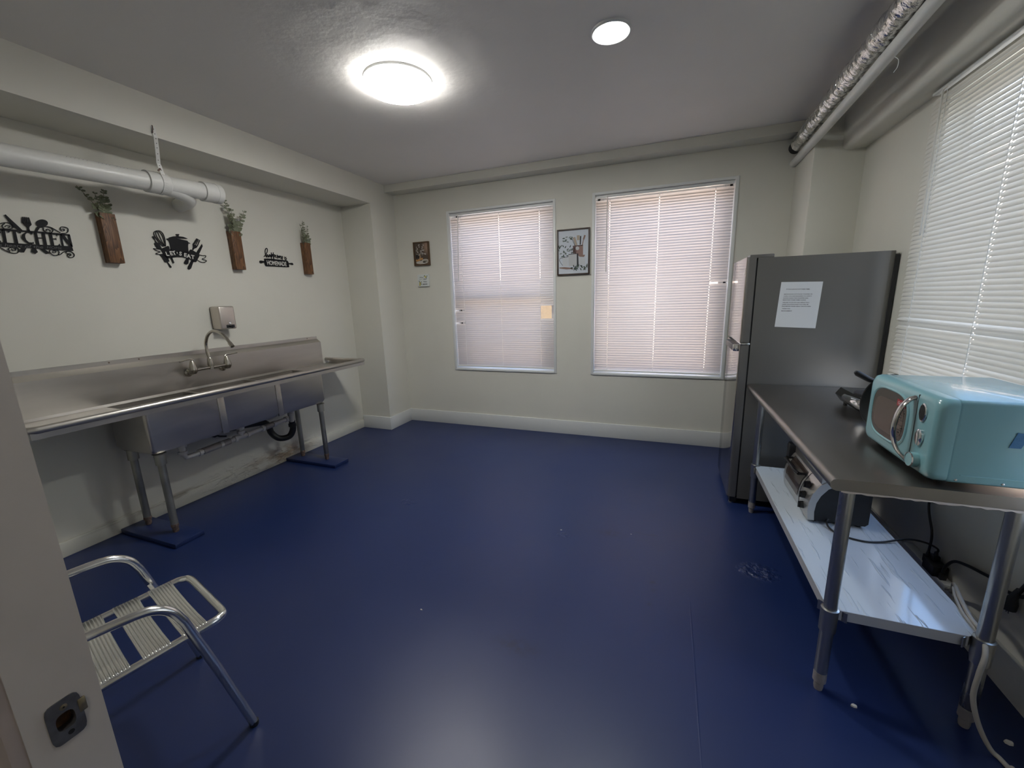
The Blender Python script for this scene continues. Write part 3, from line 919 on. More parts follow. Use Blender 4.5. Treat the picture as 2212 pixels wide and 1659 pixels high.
for y_, z_ in ((-2.455, zb - 0.045), (-2.455, 0.475), (-2.04, zb - 0.045), (-2.04, 0.49), (-1.58, zb - 0.045), (-1.58, 0.50)):
    MB().lathe((wx, y_, z_), [(0.018, -0.011), (0.028, -0.009), (0.028, 0.009), (0.018, 0.011)], 'z', 12, closed=True).build('slip_nut', m_pvc_grey, wp)
for ya, yb in ((-2.33, -2.135), (-1.84, -1.77)):
    MB().tube([(wx, ya, wz(ya)), (wx, yb, wz(yb))], 0.0235, 16).build('grey_coupling', m_flex, wp)
tr = thing('drain_trap', 'black curved drain trap under the right basin of the sink', 'pipe', (-0.47, -1.55, 0.36))
b = MB().tube(smooth_path([(wx, -1.58, 0.44), (wx - 0.01, -1.575, 0.36), (wx - 0.04, -1.60, 0.30), (wx - 0.09, -1.66, 0.300), (wx - 0.12, -1.70, 0.36), (wx - 0.125, -1.715, 0.43), (wx - 0.135, -1.76, 0.468), (wx - 0.16, -1.90, 0.485), (-0.585, -2.0, 0.49), (XL - 0.01, -2.05, 0.49)], 6), 0.026, 18)
b.build('trap_bend', m_abs, tr)
MB().lathe((wx - 0.005, -1.577, 0.405), [(0.026, -0.015), (0.032, -0.013), (0.032, 0.013), (0.026, 0.015)], 'z', 14, closed=True).build('slip_nut', m_abs, tr)
vl = thing('shutoff_valve', 'small dark shutoff valve behind the waste pipe under the sink', 'valve', (-0.55, -2.1, 0.5))
MB().tube([(XL, -2.13, 0.478), (-0.58, -2.13, 0.478)], 0.010, 10).lathe((-0.585, -2.13, 0.478), [(0.0, 0), (0.02, 0.0), (0.02, 0.02), (0.0, 0.02)], 'x', 10).build('valve_body', m_blackmetal, vl)
MB().tube([(-0.57, -2.13, 0.478), (-0.545, -2.11, 0.462), (-0.53, -2.07, 0.452)], 0.007, 8).build('lever', m_black, vl)
nl = MB().tube([(XL - 0.005, -1.255, 0.50), (XL + 0.008, -1.255, 0.499), (XL + 0.01, -1.255, 0.475)], 0.0018, 6).build('wall_hook', m_blackmetal)
tag(nl, 'tiny bent nail in the wall below the right end of the sink', 'nail')

# faucet
fc = thing('faucet', 'brushed nickel two-handle gooseneck faucet on the sink backsplash', 'faucet', (-0.56, -2.08, 1.0))
fx, fz = -0.545, 1.000
b = MB().tube([(fx, -2.205, fz), (fx, -1.955, fz + 0.004)], [0.0115, 0.0115], 14)
b.lathe((fx, -2.08, fz), [(0.0, -0.012), (0.019, -0.010), (0.019, 0.02), (0.0, 0.022)], 'z', 16)
b.build('bridge', m_nickel, fc)
for y_ in (-2.205, -1.955):
    MB().lathe((SPX, y_, fz - 0.02), [(0.0, 0.0), (0.028, 0.0), (0.028, 0.010), (0.016, 0.016), (0.014, 0.05), (0.0, 0.05)], 'x', 18).build('wall_flange', m_nickel, fc)
    v = MB().lathe((fx, y_, fz), [(0.0, -0.028), (0.015, -0.026), (0.025, -0.010), (0.027, 0.008), (0.022, 0.032), (0.015, 0.060), (0.010, 0.072), (0.0, 0.074)], 'z', 20).build('valve_handle', m_nickel, fc)
    s_ = -1 if y_ < -2.1 else 1
    MB().tube(smooth_path([(fx, y_ - 0.012 * s_, fz + 0.070), (fx, y_ + 0.004 * s_, fz + 0.083), (fx + 0.004, y_ + 0.035 * s_, fz + 0.082), (fx + 0.008, y_ + 0.085 * s_, fz + 0.080 + 0.006 * s_)], 5), [0.006] * 11 + [0.0045] * 5, 8).build('lever', m_nickel, v)
MB().lathe((fx, -2.08, fz), [(0.0, 0.012), (0.019, 0.012), (0.021, 0.030), (0.016, 0.070), (0.0125, 0.078), (0.0, 0.078)], 'z', 20).build('spout_collar', m_nickel, fc)
gp = [(fx, -2.08, fz + 0.07), (fx - 0.012, -2.08, fz + 0.13), (fx - 0.008, -2.08, fz + 0.19), (fx + 0.03, -2.08, fz + 0.245), (fx + 0.095, -2.08, fz + 0.275), (fx + 0.165, -2.08, fz + 0.262), (fx + 0.22, -2.08, fz + 0.225), (fx + 0.255, -2.08, fz + 0.185)]
sg = MB().tube(smooth_path(gp, 6), 0.0108, 16).build('spout', m_nickel, fc)
MB().tube([(fx + 0.250, -2.08, fz + 0.191), (fx + 0.276, -2.08, fz + 0.163)], 0.0135, 16).build('aerator', m_nickel, sg)

# soap dispenser
sd = thing('soap_dispenser', 'brushed steel soap dispenser on the wall above the faucet', 'dispenser', (XL, -1.86, 1.27))
MB().box(XL + 0.001, -0.555, -1.945, -1.820, 1.275, 1.452, bevel=0.012, seg=3).build('body', m_soap, sd)
MB().lathe((-0.556, -1.872, 1.322), [(0.0, 0.0), (0.011, 0.0), (0.011, 0.003), (0.008, 0.004), (0.008, 0.002), (0.0, 0.002)], 'x', 18).build('lock', m_chrome, sd)
b = MB().box(-0.560, -0.5535, -1.905, -1.838, 1.285, 1.309, bevel=0.0030, seg=2)
b.tube([(-0.556, -1.872, 1.297), (-0.535, -1.872, 1.292)], 0.010, 12)
b.build('push_valve', m_black, sd)

# ================================================================== WALL DECOR, LEFT
SIGN_KITCHEN={'o':(-2.82,1.856),'polys':[[(-1465,294),(-1126,296),(-303,315),(280,335),(1141,348),(1601,346),(1595,271),(1186,250),(264,253),(-318,234),(-1147,189),(-1485,189)],[(-1600,-414),(-1262,-413),(-721,-410),(143,-385),(1565,-327),(1590,-592),(708,-613),(-336,-605),(-1306,-646),(-1645,-643)],[(-1385,240),(-1282,236),(-1324,-391),(-1427,-384)],[(-1096,243),(-977,241),(-1022,-414),(-1128,-407)],[(-696,222),(-587,218),(-609,-407),(-726,-401)],[(-890,205),(-808,207),(-848,106)],[(-505,209),(-380,207),(-431,122)],[(-145,248),(-272,182),(-381,70),(-418,-52),(-397,-177),(-333,-288),(-233,-366),(-78,-388),(-33,-304),(-192,-301),(-271,-192),(-285,-36),(-259,86),(-185,190),(-66,209),(36,213),(16,260)],[(-62,230),(57,229),(15,117)],[(-55,-346),(-8,-251),(-3,-380)],[(113,273),(223,267),(210,-387),(90,-390)],[(195,4),(427,8),(426,-39),(194,-41)],[(417,273),(537,269),(514,-375),(392,-378)],[(709,292),(831,287),(808,-375),(691,-377)],[(814,28),(939,33),(966,88),(960,-68),(938,-19),(813,-17)],[(985,276),(1064,276),(1024,147)],[(980,-336),(1053,-244),(1070,-368)],[(1174,311),(1235,298),(1215,-363),(1135,-361)],[(1178,291),(1338,291),(1610,-354),(1464,-337)],[(1504,312),(1603,314),(1601,-355),(1517,-321)],[(-844,1009),(-797,1045),(-672,848),(-501,597),(-307,295),(-472,311),(-651,459),(-743,694),(-806,854)],[(-269,729),(105,688),(71,623),(-12,533),(-38,430),(-20,298),(-125,290),(-112,479),(-213,640)],[(-204,1020),(-149,1035),(-187,702),(-263,710)],[(-127,1033),(-88,1034),(-105,686),(-154,688)],[(-53,1032),(-15,1034),(-25,688),(-75,690)],[(16,1035),(69,1032),(98,677),(2,682)],[(774,839),(749,772),(702,707),(638,652),(563,612),(485,590),(411,590),(348,610),(303,648),(279,701),(280,764),(304,830),(350,894),(412,948),(486,989),(564,1012),(639,1014),(703,995),(750,956),(774,903)],[(290,586),(414,574),(253,312),(134,305)],[(-538,-625),(-338,-615),(-485,-867),(-661,-824)],[(-135,-614),(12,-610),(65,-796),(-59,-909),(-200,-801)],[(190,-612),(370,-615),(546,-814),(382,-870)]],'strokes':[(37,[(410,554),(637,637),(835,635),(1003,536),(1210,378)]),(37,[(549,574),(526,449),(584,356),(715,323),(847,371),(915,483),(859,598),(713,638)]),(33,[(788,384),(788,465),(735,509),(664,499),(631,444),(666,387)]),(37,[(1239,361),(1437,387),(1557,508),(1573,678),(1437,732),(1287,700),(1246,570),(1296,494),(1399,529),(1398,612),(1316,600)]),(37,[(-1197,473),(-934,607),(-730,619),(-658,496),(-666,380),(-802,313),(-992,305),(-1032,441),(-914,572)]),(33,[(-947,397),(-863,485),(-770,480),(-771,403),(-844,374)]),(37,[(-1381,-625),(-1142,-831),(-957,-929),(-779,-933),(-675,-825),(-662,-687),(-764,-638),(-932,-655),(-1031,-743),(-1002,-875)]),(33,[(-930,-713),(-879,-805),(-777,-776),(-776,-698),(-832,-704)]),(37,[(598,-623),(546,-731),(613,-870),(760,-920),(900,-845),(944,-694),(880,-617),(704,-634)]),(33,[(657,-721),(708,-779),(812,-728),(792,-667),(728,-673)]),(37,[(760,-920),(981,-838),(1173,-673),(1426,-628),(1570,-744),(1558,-895),(1424,-992),(1285,-939),(1297,-789),(1401,-759),(1436,-841),(1360,-890)]),(33,[(1398,-866),(1272,-749),(1231,-710),(1305,-661)]),(61,[(-1255,33),(-1359,-169),(-1246,-401)]),(49,[(-1342,-148),(-1160,121)])],'marks':[(-1628,-623),(318,-569),(478,-563),(1109,-584),(502,-438)]}
SIGN_EAT={'o':(-2.081,1.86),'polys':[[(-683,676),(-569,711),(-506,782),(-228,891),(-20,924),(-9,983),(-72,1029),(-12,1079),(176,1104),(198,1052),(146,992),(148,945),(438,942),(718,855),(649,825),(-26,776),(668,695),(733,581),(817,568),(827,503),(710,512),(645,328),(600,-165),(170,-204),(-447,-216),(-590,-122),(-542,32),(-535,460),(-598,601),(-678,592)],[(-1163,-156),(-1100,-23),(-691,198),(-620,153),(-615,-39),(-517,-51),(-337,-163),(-21,-112),(390,-151),(593,-143),(752,83),(862,94),(1319,-191),(1317,-328),(1013,-784),(814,-787),(704,-671),(421,-570),(116,-505),(-197,-520),(-514,-589),(-827,-668),(-1005,-565),(-1052,-399)],[(-1549,726),(-1452,748),(-1399,528),(-1353,368),(-1229,319),(-1100,-23),(-1174,-115),(-1403,-12),(-1521,266),(-1414,340),(-1429,462),(-1539,675)],[(-1295,-462),(-1052,-399),(-821,-635),(-784,-868),(-892,-919),(-710,-1231),(-744,-1309),(-821,-1291),(-936,-944),(-1075,-953),(-1178,-664)],[(-693,-582),(-561,-571),(-477,-944),(-585,-984)],[(995,499),(1334,400),(1219,253),(1050,169),(967,71),(895,97),(981,274)],[(1659,583),(1686,415),(1319,-191),(1134,-105),(1455,322)],[(380,-562),(541,-616),(441,-936),(297,-1024),(161,-955),(171,-844)],[(704,-671),(847,-728),(576,-1265),(427,-1375),(322,-1302),(383,-1142)]],'strokes':[(49,[(-836,151),(-794,599),(-843,971),(-1003,1148),(-1215,1129),(-1378,1004),(-1397,796),(-1284,541),(-1124,268),(-979,115)]),(40,[(-1218,1108),(-1291,913),(-1183,574),(-916,143)]),(40,[(-1162,1105),(-1090,773),(-983,409),(-876,147)]),(40,[(-1083,1126),(-934,897),(-869,506),(-836,151)]),(53,[(1363,933),(1031,492)]),(40,[(1427,918),(1101,454)]),(40,[(1489,892),(1185,430)]),(53,[(1561,855),(1296,374)]),(40,[(-1112,-88),(-1601,-73),(-1472,-185),(-1240,-268),(-1530,-399),(-1368,-448),(-1009,-374)]),(40,[(1292,-216),(1529,-276),(1785,-254),(1711,-410),(1472,-533),(1789,-624),(1604,-754),(1353,-760),(1091,-596)])],'marks':[(-814,-485),(-554,-420),(-347,-391),(-185,-279),(-10,-395),(312,-467),(535,-527),(809,-573),(-771,-246)]}
SIGN_HOME={'o':(-1.296,1.822),'polys':[[(-1152,287),(-780,333),(9,323),(656,318),(1208,294),(1304,189),(1331,78),(1317,-280),(1222,-305),(-99,-320),(-1080,-353),(-1146,-269),(-1171,-58)],[(-1129,68),(-1403,101),(-1561,98),(-1641,31),(-1610,-71),(-1504,-143),(-1336,-87),(-1124,-20)],[(1260,64),(1519,110),(1730,134),(1822,55),(1803,-61),(1650,-70),(1475,-16),(1269,-20)]],'strokes':[(59,[(-1145,445),(-933,630),(-720,931),(-701,1162),(-788,1189),(-891,1056),(-945,858),(-939,594),(-887,422),(-842,567),(-764,671),(-725,418)]),(59,[(-477,670),(-582,661),(-668,511),(-591,482),(-480,651),(-466,492)]),(59,[(-338,878),(-412,318),(-361,680),(-242,708),(-312,541),(-399,515)]),(59,[(-146,904),(-188,281),(-169,642),(-10,710),(-56,562),(-148,518)]),(59,[(70,681),(57,481),(119,468)]),(59,[(227,730),(215,403),(243,568),(339,631),(352,450)]),(59,[(411,546),(508,609),(474,661),(403,563),(440,457)]),(59,[(628,674),(572,596),(637,527),(572,467),(612,379)]),(59,[(779,659),(716,607),(778,520),(716,479),(724,332)]),(59,[(973,629),(981,407),(1023,392)]),(59,[(1148,606),(1070,544),(1168,459),(1088,378),(1095,286)])],'marks':[(-937,-228),(1055,-221),(-946,197)]}
ART={'o':(1.78,1.876),'polys':[[(-484,-263),(331,-233),(335,-1303),(249,-1364),(-450,-1342)],[(-1065,-491),(-502,-460),(-520,-1339),(-1050,-1310)],[(-33,494),(960,553),(966,-355),(693,-387),(384,-384),(314,-183),(3,-163)],[(-33,429),(226,443),(245,-146),(3,-130)],[(487,-357),(1170,-352),(1070,-558),(625,-513)],[(522,-523),(1173,-662),(1178,-1284),(560,-1282)],[(349,-185),(503,-195),(543,-1314),(359,-1304)],[(-1407,-1408),(-873,-1403),(-29,-1515),(6,-1633),(-697,-1630),(-1372,-1511)],[(594,287),(576,211),(527,152),(456,122),(376,128),(305,167),(255,233),(237,312),(254,389),(304,447),(375,477),(454,471),(526,432),(576,366)]],'strokes':[(46,[(-1065,-558),(-1278,-528),(-1375,-739),(-1227,-1015),(-1050,-1243)]),(92,[(-33,510),(483,522),(960,546)]),(52,[(-241,1354),(-34,1014),(174,512)]),(196,[(69,1330),(173,998),(294,568)]),(275,[(486,1490),(498,1039)]),(147,[(498,1039),(500,618)]),(124,[(724,1407),(688,605)]),(164,[(1139,1454),(1007,1064)]),(85,[(1007,1064),(892,590)]),(46,[(330,94),(193,-240)]),(59,[(-484,-230),(331,-200)]),(39,[(-206,212),(-170,-217)]),(39,[(-32,233),(-14,-194)]),(46,[(-1065,-491),(-502,-453)])],'marks':[(-1599,2144),(1619,2128),(1578,-2227),(-1627,-2157),(-1476,2004),(1470,1983),(1439,-1956),(-1464,-1962),(-798,613),(595,-1482)]}

def sign3(d, x0, thick, name, label, cat):
    o_ = d['o']
    root = thing(name, label, cat, (x0, o_[0], o_[1]))
    b = MB()
    for pl_ in d['polys']:
        b.prism([(x0 + thick, o_[0] + a / 1e4, o_[1] + c / 1e4) for a, c in pl_], (-thick, 0, 0))
    for w_, s_ in d['strokes']:
        pts_ = smooth_path([(x0 + thick * 0.5, o_[0] + a / 1e4, o_[1] + c / 1e4) for a, c in s_], 4) if len(s_) > 2 else [Vector((x0 + thick * .5, o_[0] + a / 1e4, o_[1] + c / 1e4)) for a, c in s_]
        hw = w_ / 2e4
        rings = []
        for i, p in enumerate(pts_):
            t_ = (pts_[min(i + 1, len(pts_) - 1)] - pts_[max(0, i - 1)]).normalized()
            n_ = Vector((0, -t_.z, t_.y)) * hw
            d_ = Vector((thick * 0.5, 0, 0))
            rings.append([p - n_ - d_, p + n_ - d_, p + n_ + d_, p - n_ + d_])
        b.grid(rings)
    return root, b, o_
def mk(d, i): return d['o'][0] + d['marks'][i][0] / 1e4, d['o'][1] + d['marks'][i][1] / 1e4
SX = XL + 0.004
ks, b, _ = sign3(SIGN_KITCHEN, SX, 0.003, 'kitchen_sign', 'black cut metal KITCHEN sign with knife, fork and spoon', 'sign')
b.build('metal_cutout', m_signblack, ks, smooth=False)
b = MB()
(ya, za), (yb, zb_), (yc_, zc_), (yd, zd_), (ye, ze) = [mk(SIGN_KITCHEN, i) for i in range(5)]
me = fit_text(text_mesh('the heart of the', 0.02, 0.0002, shear=0.25), yb - ya, 0.016)
b.mesh_in(me, M_left((ya + yb) / 2, (za + zb_) / 2 + 0.006, SX + 0.0035, math.atan2(zb_ - za, yb - ya)))
me = fit_text(text_mesh('HOME', 0.02, 0.0002, shear=0.2), yd - yc_, abs(ze - zc_))
b.mesh_in(me, M_left((yc_ + yd) / 2, (zc_ + zd_) / 2 + 0.008, SX + 0.0035, math.atan2(zd_ - zc_, yd - yc_)))
b.build('lettering', m_signgrey, ks, smooth=False)

es, b, _ = sign3(SIGN_EAT, SX, 0.003, 'lets_eat_sign', "black LET'S EAT sign with whisk, pot, fork and knife", 'sign')
b.build('metal_cutout', m_signblack, es, smooth=False)
b = MB()
L8 = [mk(SIGN_EAT, i) for i in range(8)]
hgt = abs(mk(SIGN_EAT, 8)[1] - L8[0][1])
for i, ch in enumerate("LET'SEAT"):
    p0, p1 = L8[max(0, i - 1)], L8[min(7, i + 1)]
    rot = math.atan2(p1[1] - p0[1], p1[0] - p0[0]) * 0.8
    me = text_mesh(ch, hgt * 1.62, 0.0003, offset=0.0009)
    if ch == "'":
        b.mesh_in(me, M_left(L8[i][0], L8[i][1] - hgt * 0.75, SX + 0.0036, rot))
    else:
        b.mesh_in(me, M_left(L8[i][0], L8[i][1], SX + 0.0036, rot))
b.build('lettering', m_signwhite, es, smooth=False)

hs_, b, o_ = sign3(dict(SIGN_HOME, strokes=[]), SX, 0.003, 'homemade_sign', 'black rolling pin sign reading happiness is HOMEMADE', 'sign')
b.build('rolling_pin', m_signblack, hs_, smooth=False)
_r, b, o_ = sign3(dict(SIGN_HOME, polys=[]), SX, 0.003, 'tmp', 'tmp', 'tmp')
bpy.data.objects.remove(_r)
b.build('script', m_signblack, hs_, smooth=False)
b = MB()
(ya, za), (yb, zb_), (yc_, zc_) = [mk(SIGN_HOME, i) for i in range(3)]
me = fit_text(text_mesh('HOMEMADE', 0.03, 0.0003, offset=0.0006), yb - ya, abs(zc_ - za) * 0.92)
b.mesh_in(me, M_left((ya + yb) / 2, (za + zb_) / 2 + abs(zc_ - za) * 0.46, SX + 0.0036, math.atan2(zb_ - za, yb - ya)))
b.build('lettering', m_signwhite, hs_, smooth=False)

# three wooden wall pockets with eucalyptus sprigs
def sprig(rr, base, tip, nleaf, big, leaves, stems, taper=1.0):
    base, tip = Vector(base), Vector(tip)
    mid = base.lerp(tip, 0.5) + Vector((0.004, 0, 0)) + Vector((0, (tip.y - base.y) * -0.15, 0))
    path = smooth_path([base, mid, tip], 8)
    stems.tube(path, [0.0013] * len(path), 5)
    for k in range(nleaf):
        f = 0.10 + 0.90 * (k + 0.5) / nleaf
        p = path[min(len(path) - 1, int(f * (len(path) - 1)))]
        sz = 1.3 * big * (1.0 - 0.55 * f * taper) * rr.uniform(0.8, 1.15)
        for side in (-1, 1):
            d = Vector((rr.uniform(0.05, 0.7), side * rr.uniform(0.7, 1.0), rr.uniform(-0.1, 0.55))).normalized()
            if p.x + d.x * sz < XL + 0.008: d.x = abs(d.x)
            nrm = d.cross(Vector((rr.uniform(-0.4, 0.4), side * 0.3, 1))).normalized()
            w_ = d.cross(nrm).normalized()
            c_ = p + d * sz * 0.55
            ring = []
            for j in range(8):
                a = 2 * PI * j / 8
                ring.append(c_ + d * (sz * 0.52 * math.cos(a)) + w_ * (sz * 0.36 * math.sin(a)) + nrm * (0.06 * sz * math.cos(2 * a)))
            leaves.append(ring)
def pocket(yc_, w_, ztop_, zbot_, label, sprigs, seed, face=0.055):
    rr = random.Random(seed)
    t = thing('wall_vase', label, 'wall vase', (XL, yc_, zbot_), 0, 'wooden wall vases with eucalyptus')
    x0, x1 = XL + 0.001, XL + face
    y0_, y1_ = yc_ - w_ / 2, yc_ + w_ / 2
    b = MB()
    b.box(x0, x0 + 0.010, y0_, y1_, zbot_, ztop_, bevel=0.001).box(x1 - 0.012, x1, y0_, y1_, zbot_, ztop_, bevel=0.0015)
    b.box(x0 + 0.010, x1 - 0.012, y0_, y0_ + 0.012, zbot_, ztop_ - 0.004, bevel=0.001).box(x0 + 0.010, x1 - 0.012, y1_ - 0.012, y1_, zbot_, ztop_ - 0.004, bevel=0.001)
    b.box(x0 + 0.010, x1 - 0.012, y0_ + 0.012, y1_ - 0.012, zbot_, zbot_ + 0.012)
    b.build('wooden_pocket', m_wood, t)
    leaves, st_ = [], MB()
    xm = XL + 0.030
    for (dy, dz, nl_, big) in sprigs:
        sprig(rr, (xm, yc_ + dy * 0.1 + rr.uniform(-0.008, 0.008), ztop_ - 0.05), (xm + rr.uniform(0.0, 0.03), yc_ + dy, ztop_ + dz), nl_, big, leaves, st_)
    st_.build('stem', m_stem, t)
    for ring in leaves:
        me_ = bpy.data.meshes.new('leaf')
        off = Vector((XL, yc_, zbot_))
        me_.from_pydata([p - off for p in ring], [], [list(range(8))])
        me_.materials.append(m_leaf)
        o = bpy.data.objects.new('leaf', me_)
        COL.objects.link(o)
        o.parent = t
pocket(-2.482, 0.076, 2.034, 1.738, 'leftmost wooden wall vase, eucalyptus reaching up under the drain pipe', [(-0.115, 0.135, 11, 0.026), (-0.045, 0.115, 9, 0.020), (0.010, 0.140, 11, 0.030), (-0.010, 0.10, 9, 0.028), (0.022, 0.06, 5, 0.034), (-0.03, 0.05, 5, 0.03)], 11)
pocket(-1.668, 0.080, 2.039, 1.742, 'middle wooden wall vase, eucalyptus fanning out between the two signs', [(-0.050, 0.235, 13, 0.030), (-0.005, 0.170, 10, 0.026), (0.110, 0.175, 9, 0.034), (-0.03, 0.13, 8, 0.034), (0.04, 0.09, 5, 0.038), (-0.02, 0.05, 4, 0.036)], 12)
pocket(-0.965, 0.070, 2.029, 1.737, 'rightmost wooden wall vase, slim pale eucalyptus near the corner', [(-0.055, 0.165, 10, 0.022), (-0.005, 0.20, 11, 0.022), (0.040, 0.165, 10, 0.022), (-0.025, 0.12, 8, 0.030), (0.02, 0.08, 6, 0.032), (0.045, 0.05, 4, 0.03)], 13)

# ================================================================== BACK WALL DECOR
def flat(name, col, rough=0.7):
    return mat(name, col, rough)
# larger print: kitchen crocks and utensils
o_ = ART['o']
pf_ = thing('framed_print', 'framed print of kitchen crocks and utensils between the two windows', 'picture', (o_[0], 0.0, o_[1] - 0.215))
x0, x1, z0, z1 = o_[0] - 0.161, o_[0] + 0.161, o_[1] - 0.219, o_[1] + 0.214
fwid = 0.014
b = MB()
b.box(x0, x0 + fwid, -0.024, -0.001, z0, z1, bevel=0.002).box(x1 - fwid, x1, -0.024, -0.001, z0, z1, bevel=0.002)
b.box(x0 + fwid, x1 - fwid, -0.024, -0.001, z0, z0 + fwid, bevel=0.002).box(x0 + fwid, x1 - fwid, -0.024, -0.001, z1 - fwid, z1, bevel=0.002)
b.build('frame', m_frame, pf_)
MB().box(x0 + fwid, x1 - fwid, -0.015, -0.002, z0 + fwid, z1 - fwid).build('print_sheet', flat('print paper', (0.56, 0.60, 0.66)), pf_)
cols = dict(grey=(0.50, 0.51, 0.52), pale=(0.55, 0.57, 0.59), copper=(0.27, 0.165, 0.145), cdark=(0.075, 0.04, 0.035), dark=(0.03, 0.03, 0.034), brown=(0.25, 0.16, 0.13), beige=(0.42, 0.35, 0.28), line=(0.12, 0.12, 0.14), leafd=(0.035, 0.055, 0.040), leafg=(0.16, 0.19, 0.17))
mc = {k: flat('print ' + k, v) for k, v in cols.items()}
layer = [0]
def art_poly(pts_, m, name):
    layer[0] += 1
    yy = -0.0152 - layer[0] * 0.00004
    bm = bmesh.new()
    f = bm.faces.new([bm.verts.new((o_[0] + a / 1e4, yy, o_[1] + c / 1e4)) for a, c in pts_])
    f.normal_update()
    bmesh.ops.triangulate(bm, faces=[f])
    q = MB(); q.bm.free(); q.bm = bm
    q.build(name, m, pf_, smooth=False)
def art_stroke(w_, pts_, m, name):
    layer[0] += 1
    yy = -0.0152 - layer[0] * 0.00004
    q = MB()
    P_ = smooth_path([(o_[0] + a / 1e4, yy, o_[1] + c / 1e4) for a, c in pts_], 5) if len(pts_) > 2 else [Vector((o_[0] + a / 1e4, yy, o_[1] + c / 1e4)) for a, c in pts_]
    hw = w_ / 2e4
    va = []
    for i, p in enumerate(P_):
        t_ = (P_[min(i + 1, len(P_) - 1)] - P_[max(0, i - 1)]).normalized()
        n_ = Vector((-t_.z, 0, t_.x)) * hw
        va.append((q.bm.verts.new(p - n_), q.bm.verts.new(p + n_)))
    for u, v in zip(va, va[1:]):
        q.bm.faces.new((u[0], v[0], v[1], u[1]))
    q.build(name, m, pf_, smooth=False)
PN = ['painted_crock', 'painted_pitcher', 'painted_pot', 'painted_pot', 'painted_bowl', 'painted_jar', 'painted_utensil', 'painted_board', 'painted_spoon']
PM = ['grey', 'pale', 'copper', 'cdark', 'brown', 'pale', 'dark', 'brown', 'grey']
S_ = ART['strokes']
for i in (2,): art_poly(ART['polys'][i], mc[PM[i]], PN[i])
art_poly(ART['polys'][3], mc['cdark'], PN[3])
for i, m_ in ((2, 'line'), (3, 'beige'), (4, 'beige'), (5, 'pale'), (6, 'dark'), (7, 'brown'), (8, 'brown'), (1, 'cdark')):
    if i == 3: art_stroke(S_[3][0] + 40, S_[3][1], mc['line'], 'painted_utensil')
    art_stroke(S_[i][0], S_[i][1], mc[m_], 'painted_utensil')
for i in (8, 6, 5, 4, 7, 0, 1): art_poly(ART['polys'][i], mc[PM[i]], PN[i])
for i, m_ in ((0, 'line'), (9, 'dark'), (10, 'dark'), (11, 'line'), (12, 'line'), (13, 'line')): art_stroke(S_[i][0], S_[i][1], mc[m_], 'painted_line')
rr = random.Random(5)
for k in range(64):
    if k < 36:
        a = rr.gauss(-780, 360); c = rr.uniform(-420, 1450); a = max(-1430, min(-100, a * (0.8 if c > 900 else 1.0)))
        big = 130
    else:
        a = rr.uniform(-160, 1420); c = rr.gauss(-1480, 130); c = max(-1880, min(-1150, c)); big = 140
    th = rr.uniform(0, PI)
    art_poly([(a + big * math.cos(t) * math.cos(th) - big * .36 * math.sin(t) * math.sin(th), c + big * math.cos(t) * math.sin(th) + big * .36 * math.sin(t) * math.cos(th)) for t in [2 * PI * j / 8 for j in range(8)]], mc['leafd'] if rr.random() < .62 else mc['leafg'], 'painted_leaf')

# small still life and small white plaque
sl = thing('small_picture', 'small brown-framed still life of flowers in a jug, left of the windows', 'picture', (0.06, 0.0, 1.842))
x0, x1, z0, z1 = -0.040, 0.158, 1.842, 2.096
b = MB()
b.box(x0, x0 + .012, -0.030, -0.001, z0, z1).box(x1 - .012, x1, -0.030, -0.001, z0, z1).box(x0 + .012, x1 - .012, -0.030, -0.001, z0, z0 + .012).box(x0 + .012, x1 - .012, -0.030, -0.001, z1 - .012, z1)
b.build('frame', mat('walnut frame', (0.10, 0.055, 0.025), 0.45, bump=0.1), sl, smooth=False)
m_canvas = flat('still life ground', (0.085, 0.062, 0.045))
tint(m_canvas, spot_mask(m_canvas, (0.075, 0, 0.20), (0.07, 1, 0.10), 0.8), (0.34, 0.22, 0.16))
MB().box(x0 + .012, x1 - .012, -0.022, -0.002, z0 + .012, z1 - .012).build('canvas', m_canvas, sl, smooth=False)
sd_ = [0]
def dab(cx_, cz_, rx, rz, col, name, rot=0.0):
    sd_[0] += 1
    q = MB()
    vs = [q.bm.verts.new((x0 + cx_ * (x1 - x0) + rx * math.cos(t) * math.cos(rot) - rz * math.sin(t) * math.sin(rot), -0.0222 - sd_[0] * 0.00004, z0 + cz_ * (z1 - z0) + rx * math.cos(t) * math.sin(rot) + rz * math.sin(t) * math.cos(rot))) for t in [2 * PI * j / 10 for j in range(10)]]
    q.bm.faces.new(vs)
    q.build(name, col, sl, smooth=False)
c_w, c_o, c_j, c_d, c_g = flat('dab white', (0.50, 0.46, 0.42)), flat('dab orange', (0.52, 0.28, 0.10)), flat('dab jug', (0.32, 0.22, 0.14)), flat('dab dark', (0.02, 0.014, 0.012)), flat('dab grey', (0.26, 0.24, 0.20))
dab(0.5, 0.13, 0.080, 0.018, c_w, 'painted_cloth'); dab(0.72, 0.19, 0.045, 0.020, c_w, 'painted_cloth')
dab(0.36, 0.36, 0.020, 0.040, c_j, 'painted_jug'); dab(0.18, 0.40, 0.014, 0.026, c_d, 'painted_handle'); dab(0.30, 0.40, 0.012, 0.03, c_d, 'painted_jug')
for q_ in ((0.17, 0.22), (0.30, 0.23), (0.42, 0.27), (0.52, 0.28)): dab(q_[0], q_[1], 0.013, 0.012, c_o, 'painted_fruit')
dab(0.72, 0.17, 0.034, 0.014, c_g, 'painted_bowl'); dab(0.66, 0.14, 0.02, 0.008, c_d, 'painted_bowl')
rr = random.Random(9)
for k in range(26):
    dab(0.2 + 0.65 * rr.random(), 0.45 + 0.42 * rr.random(), 0.010 * rr.uniform(.7, 1.2), 0.006, (c_w, c_g, c_w)[k % 3], 'painted_flower', rr.uniform(0, 3))
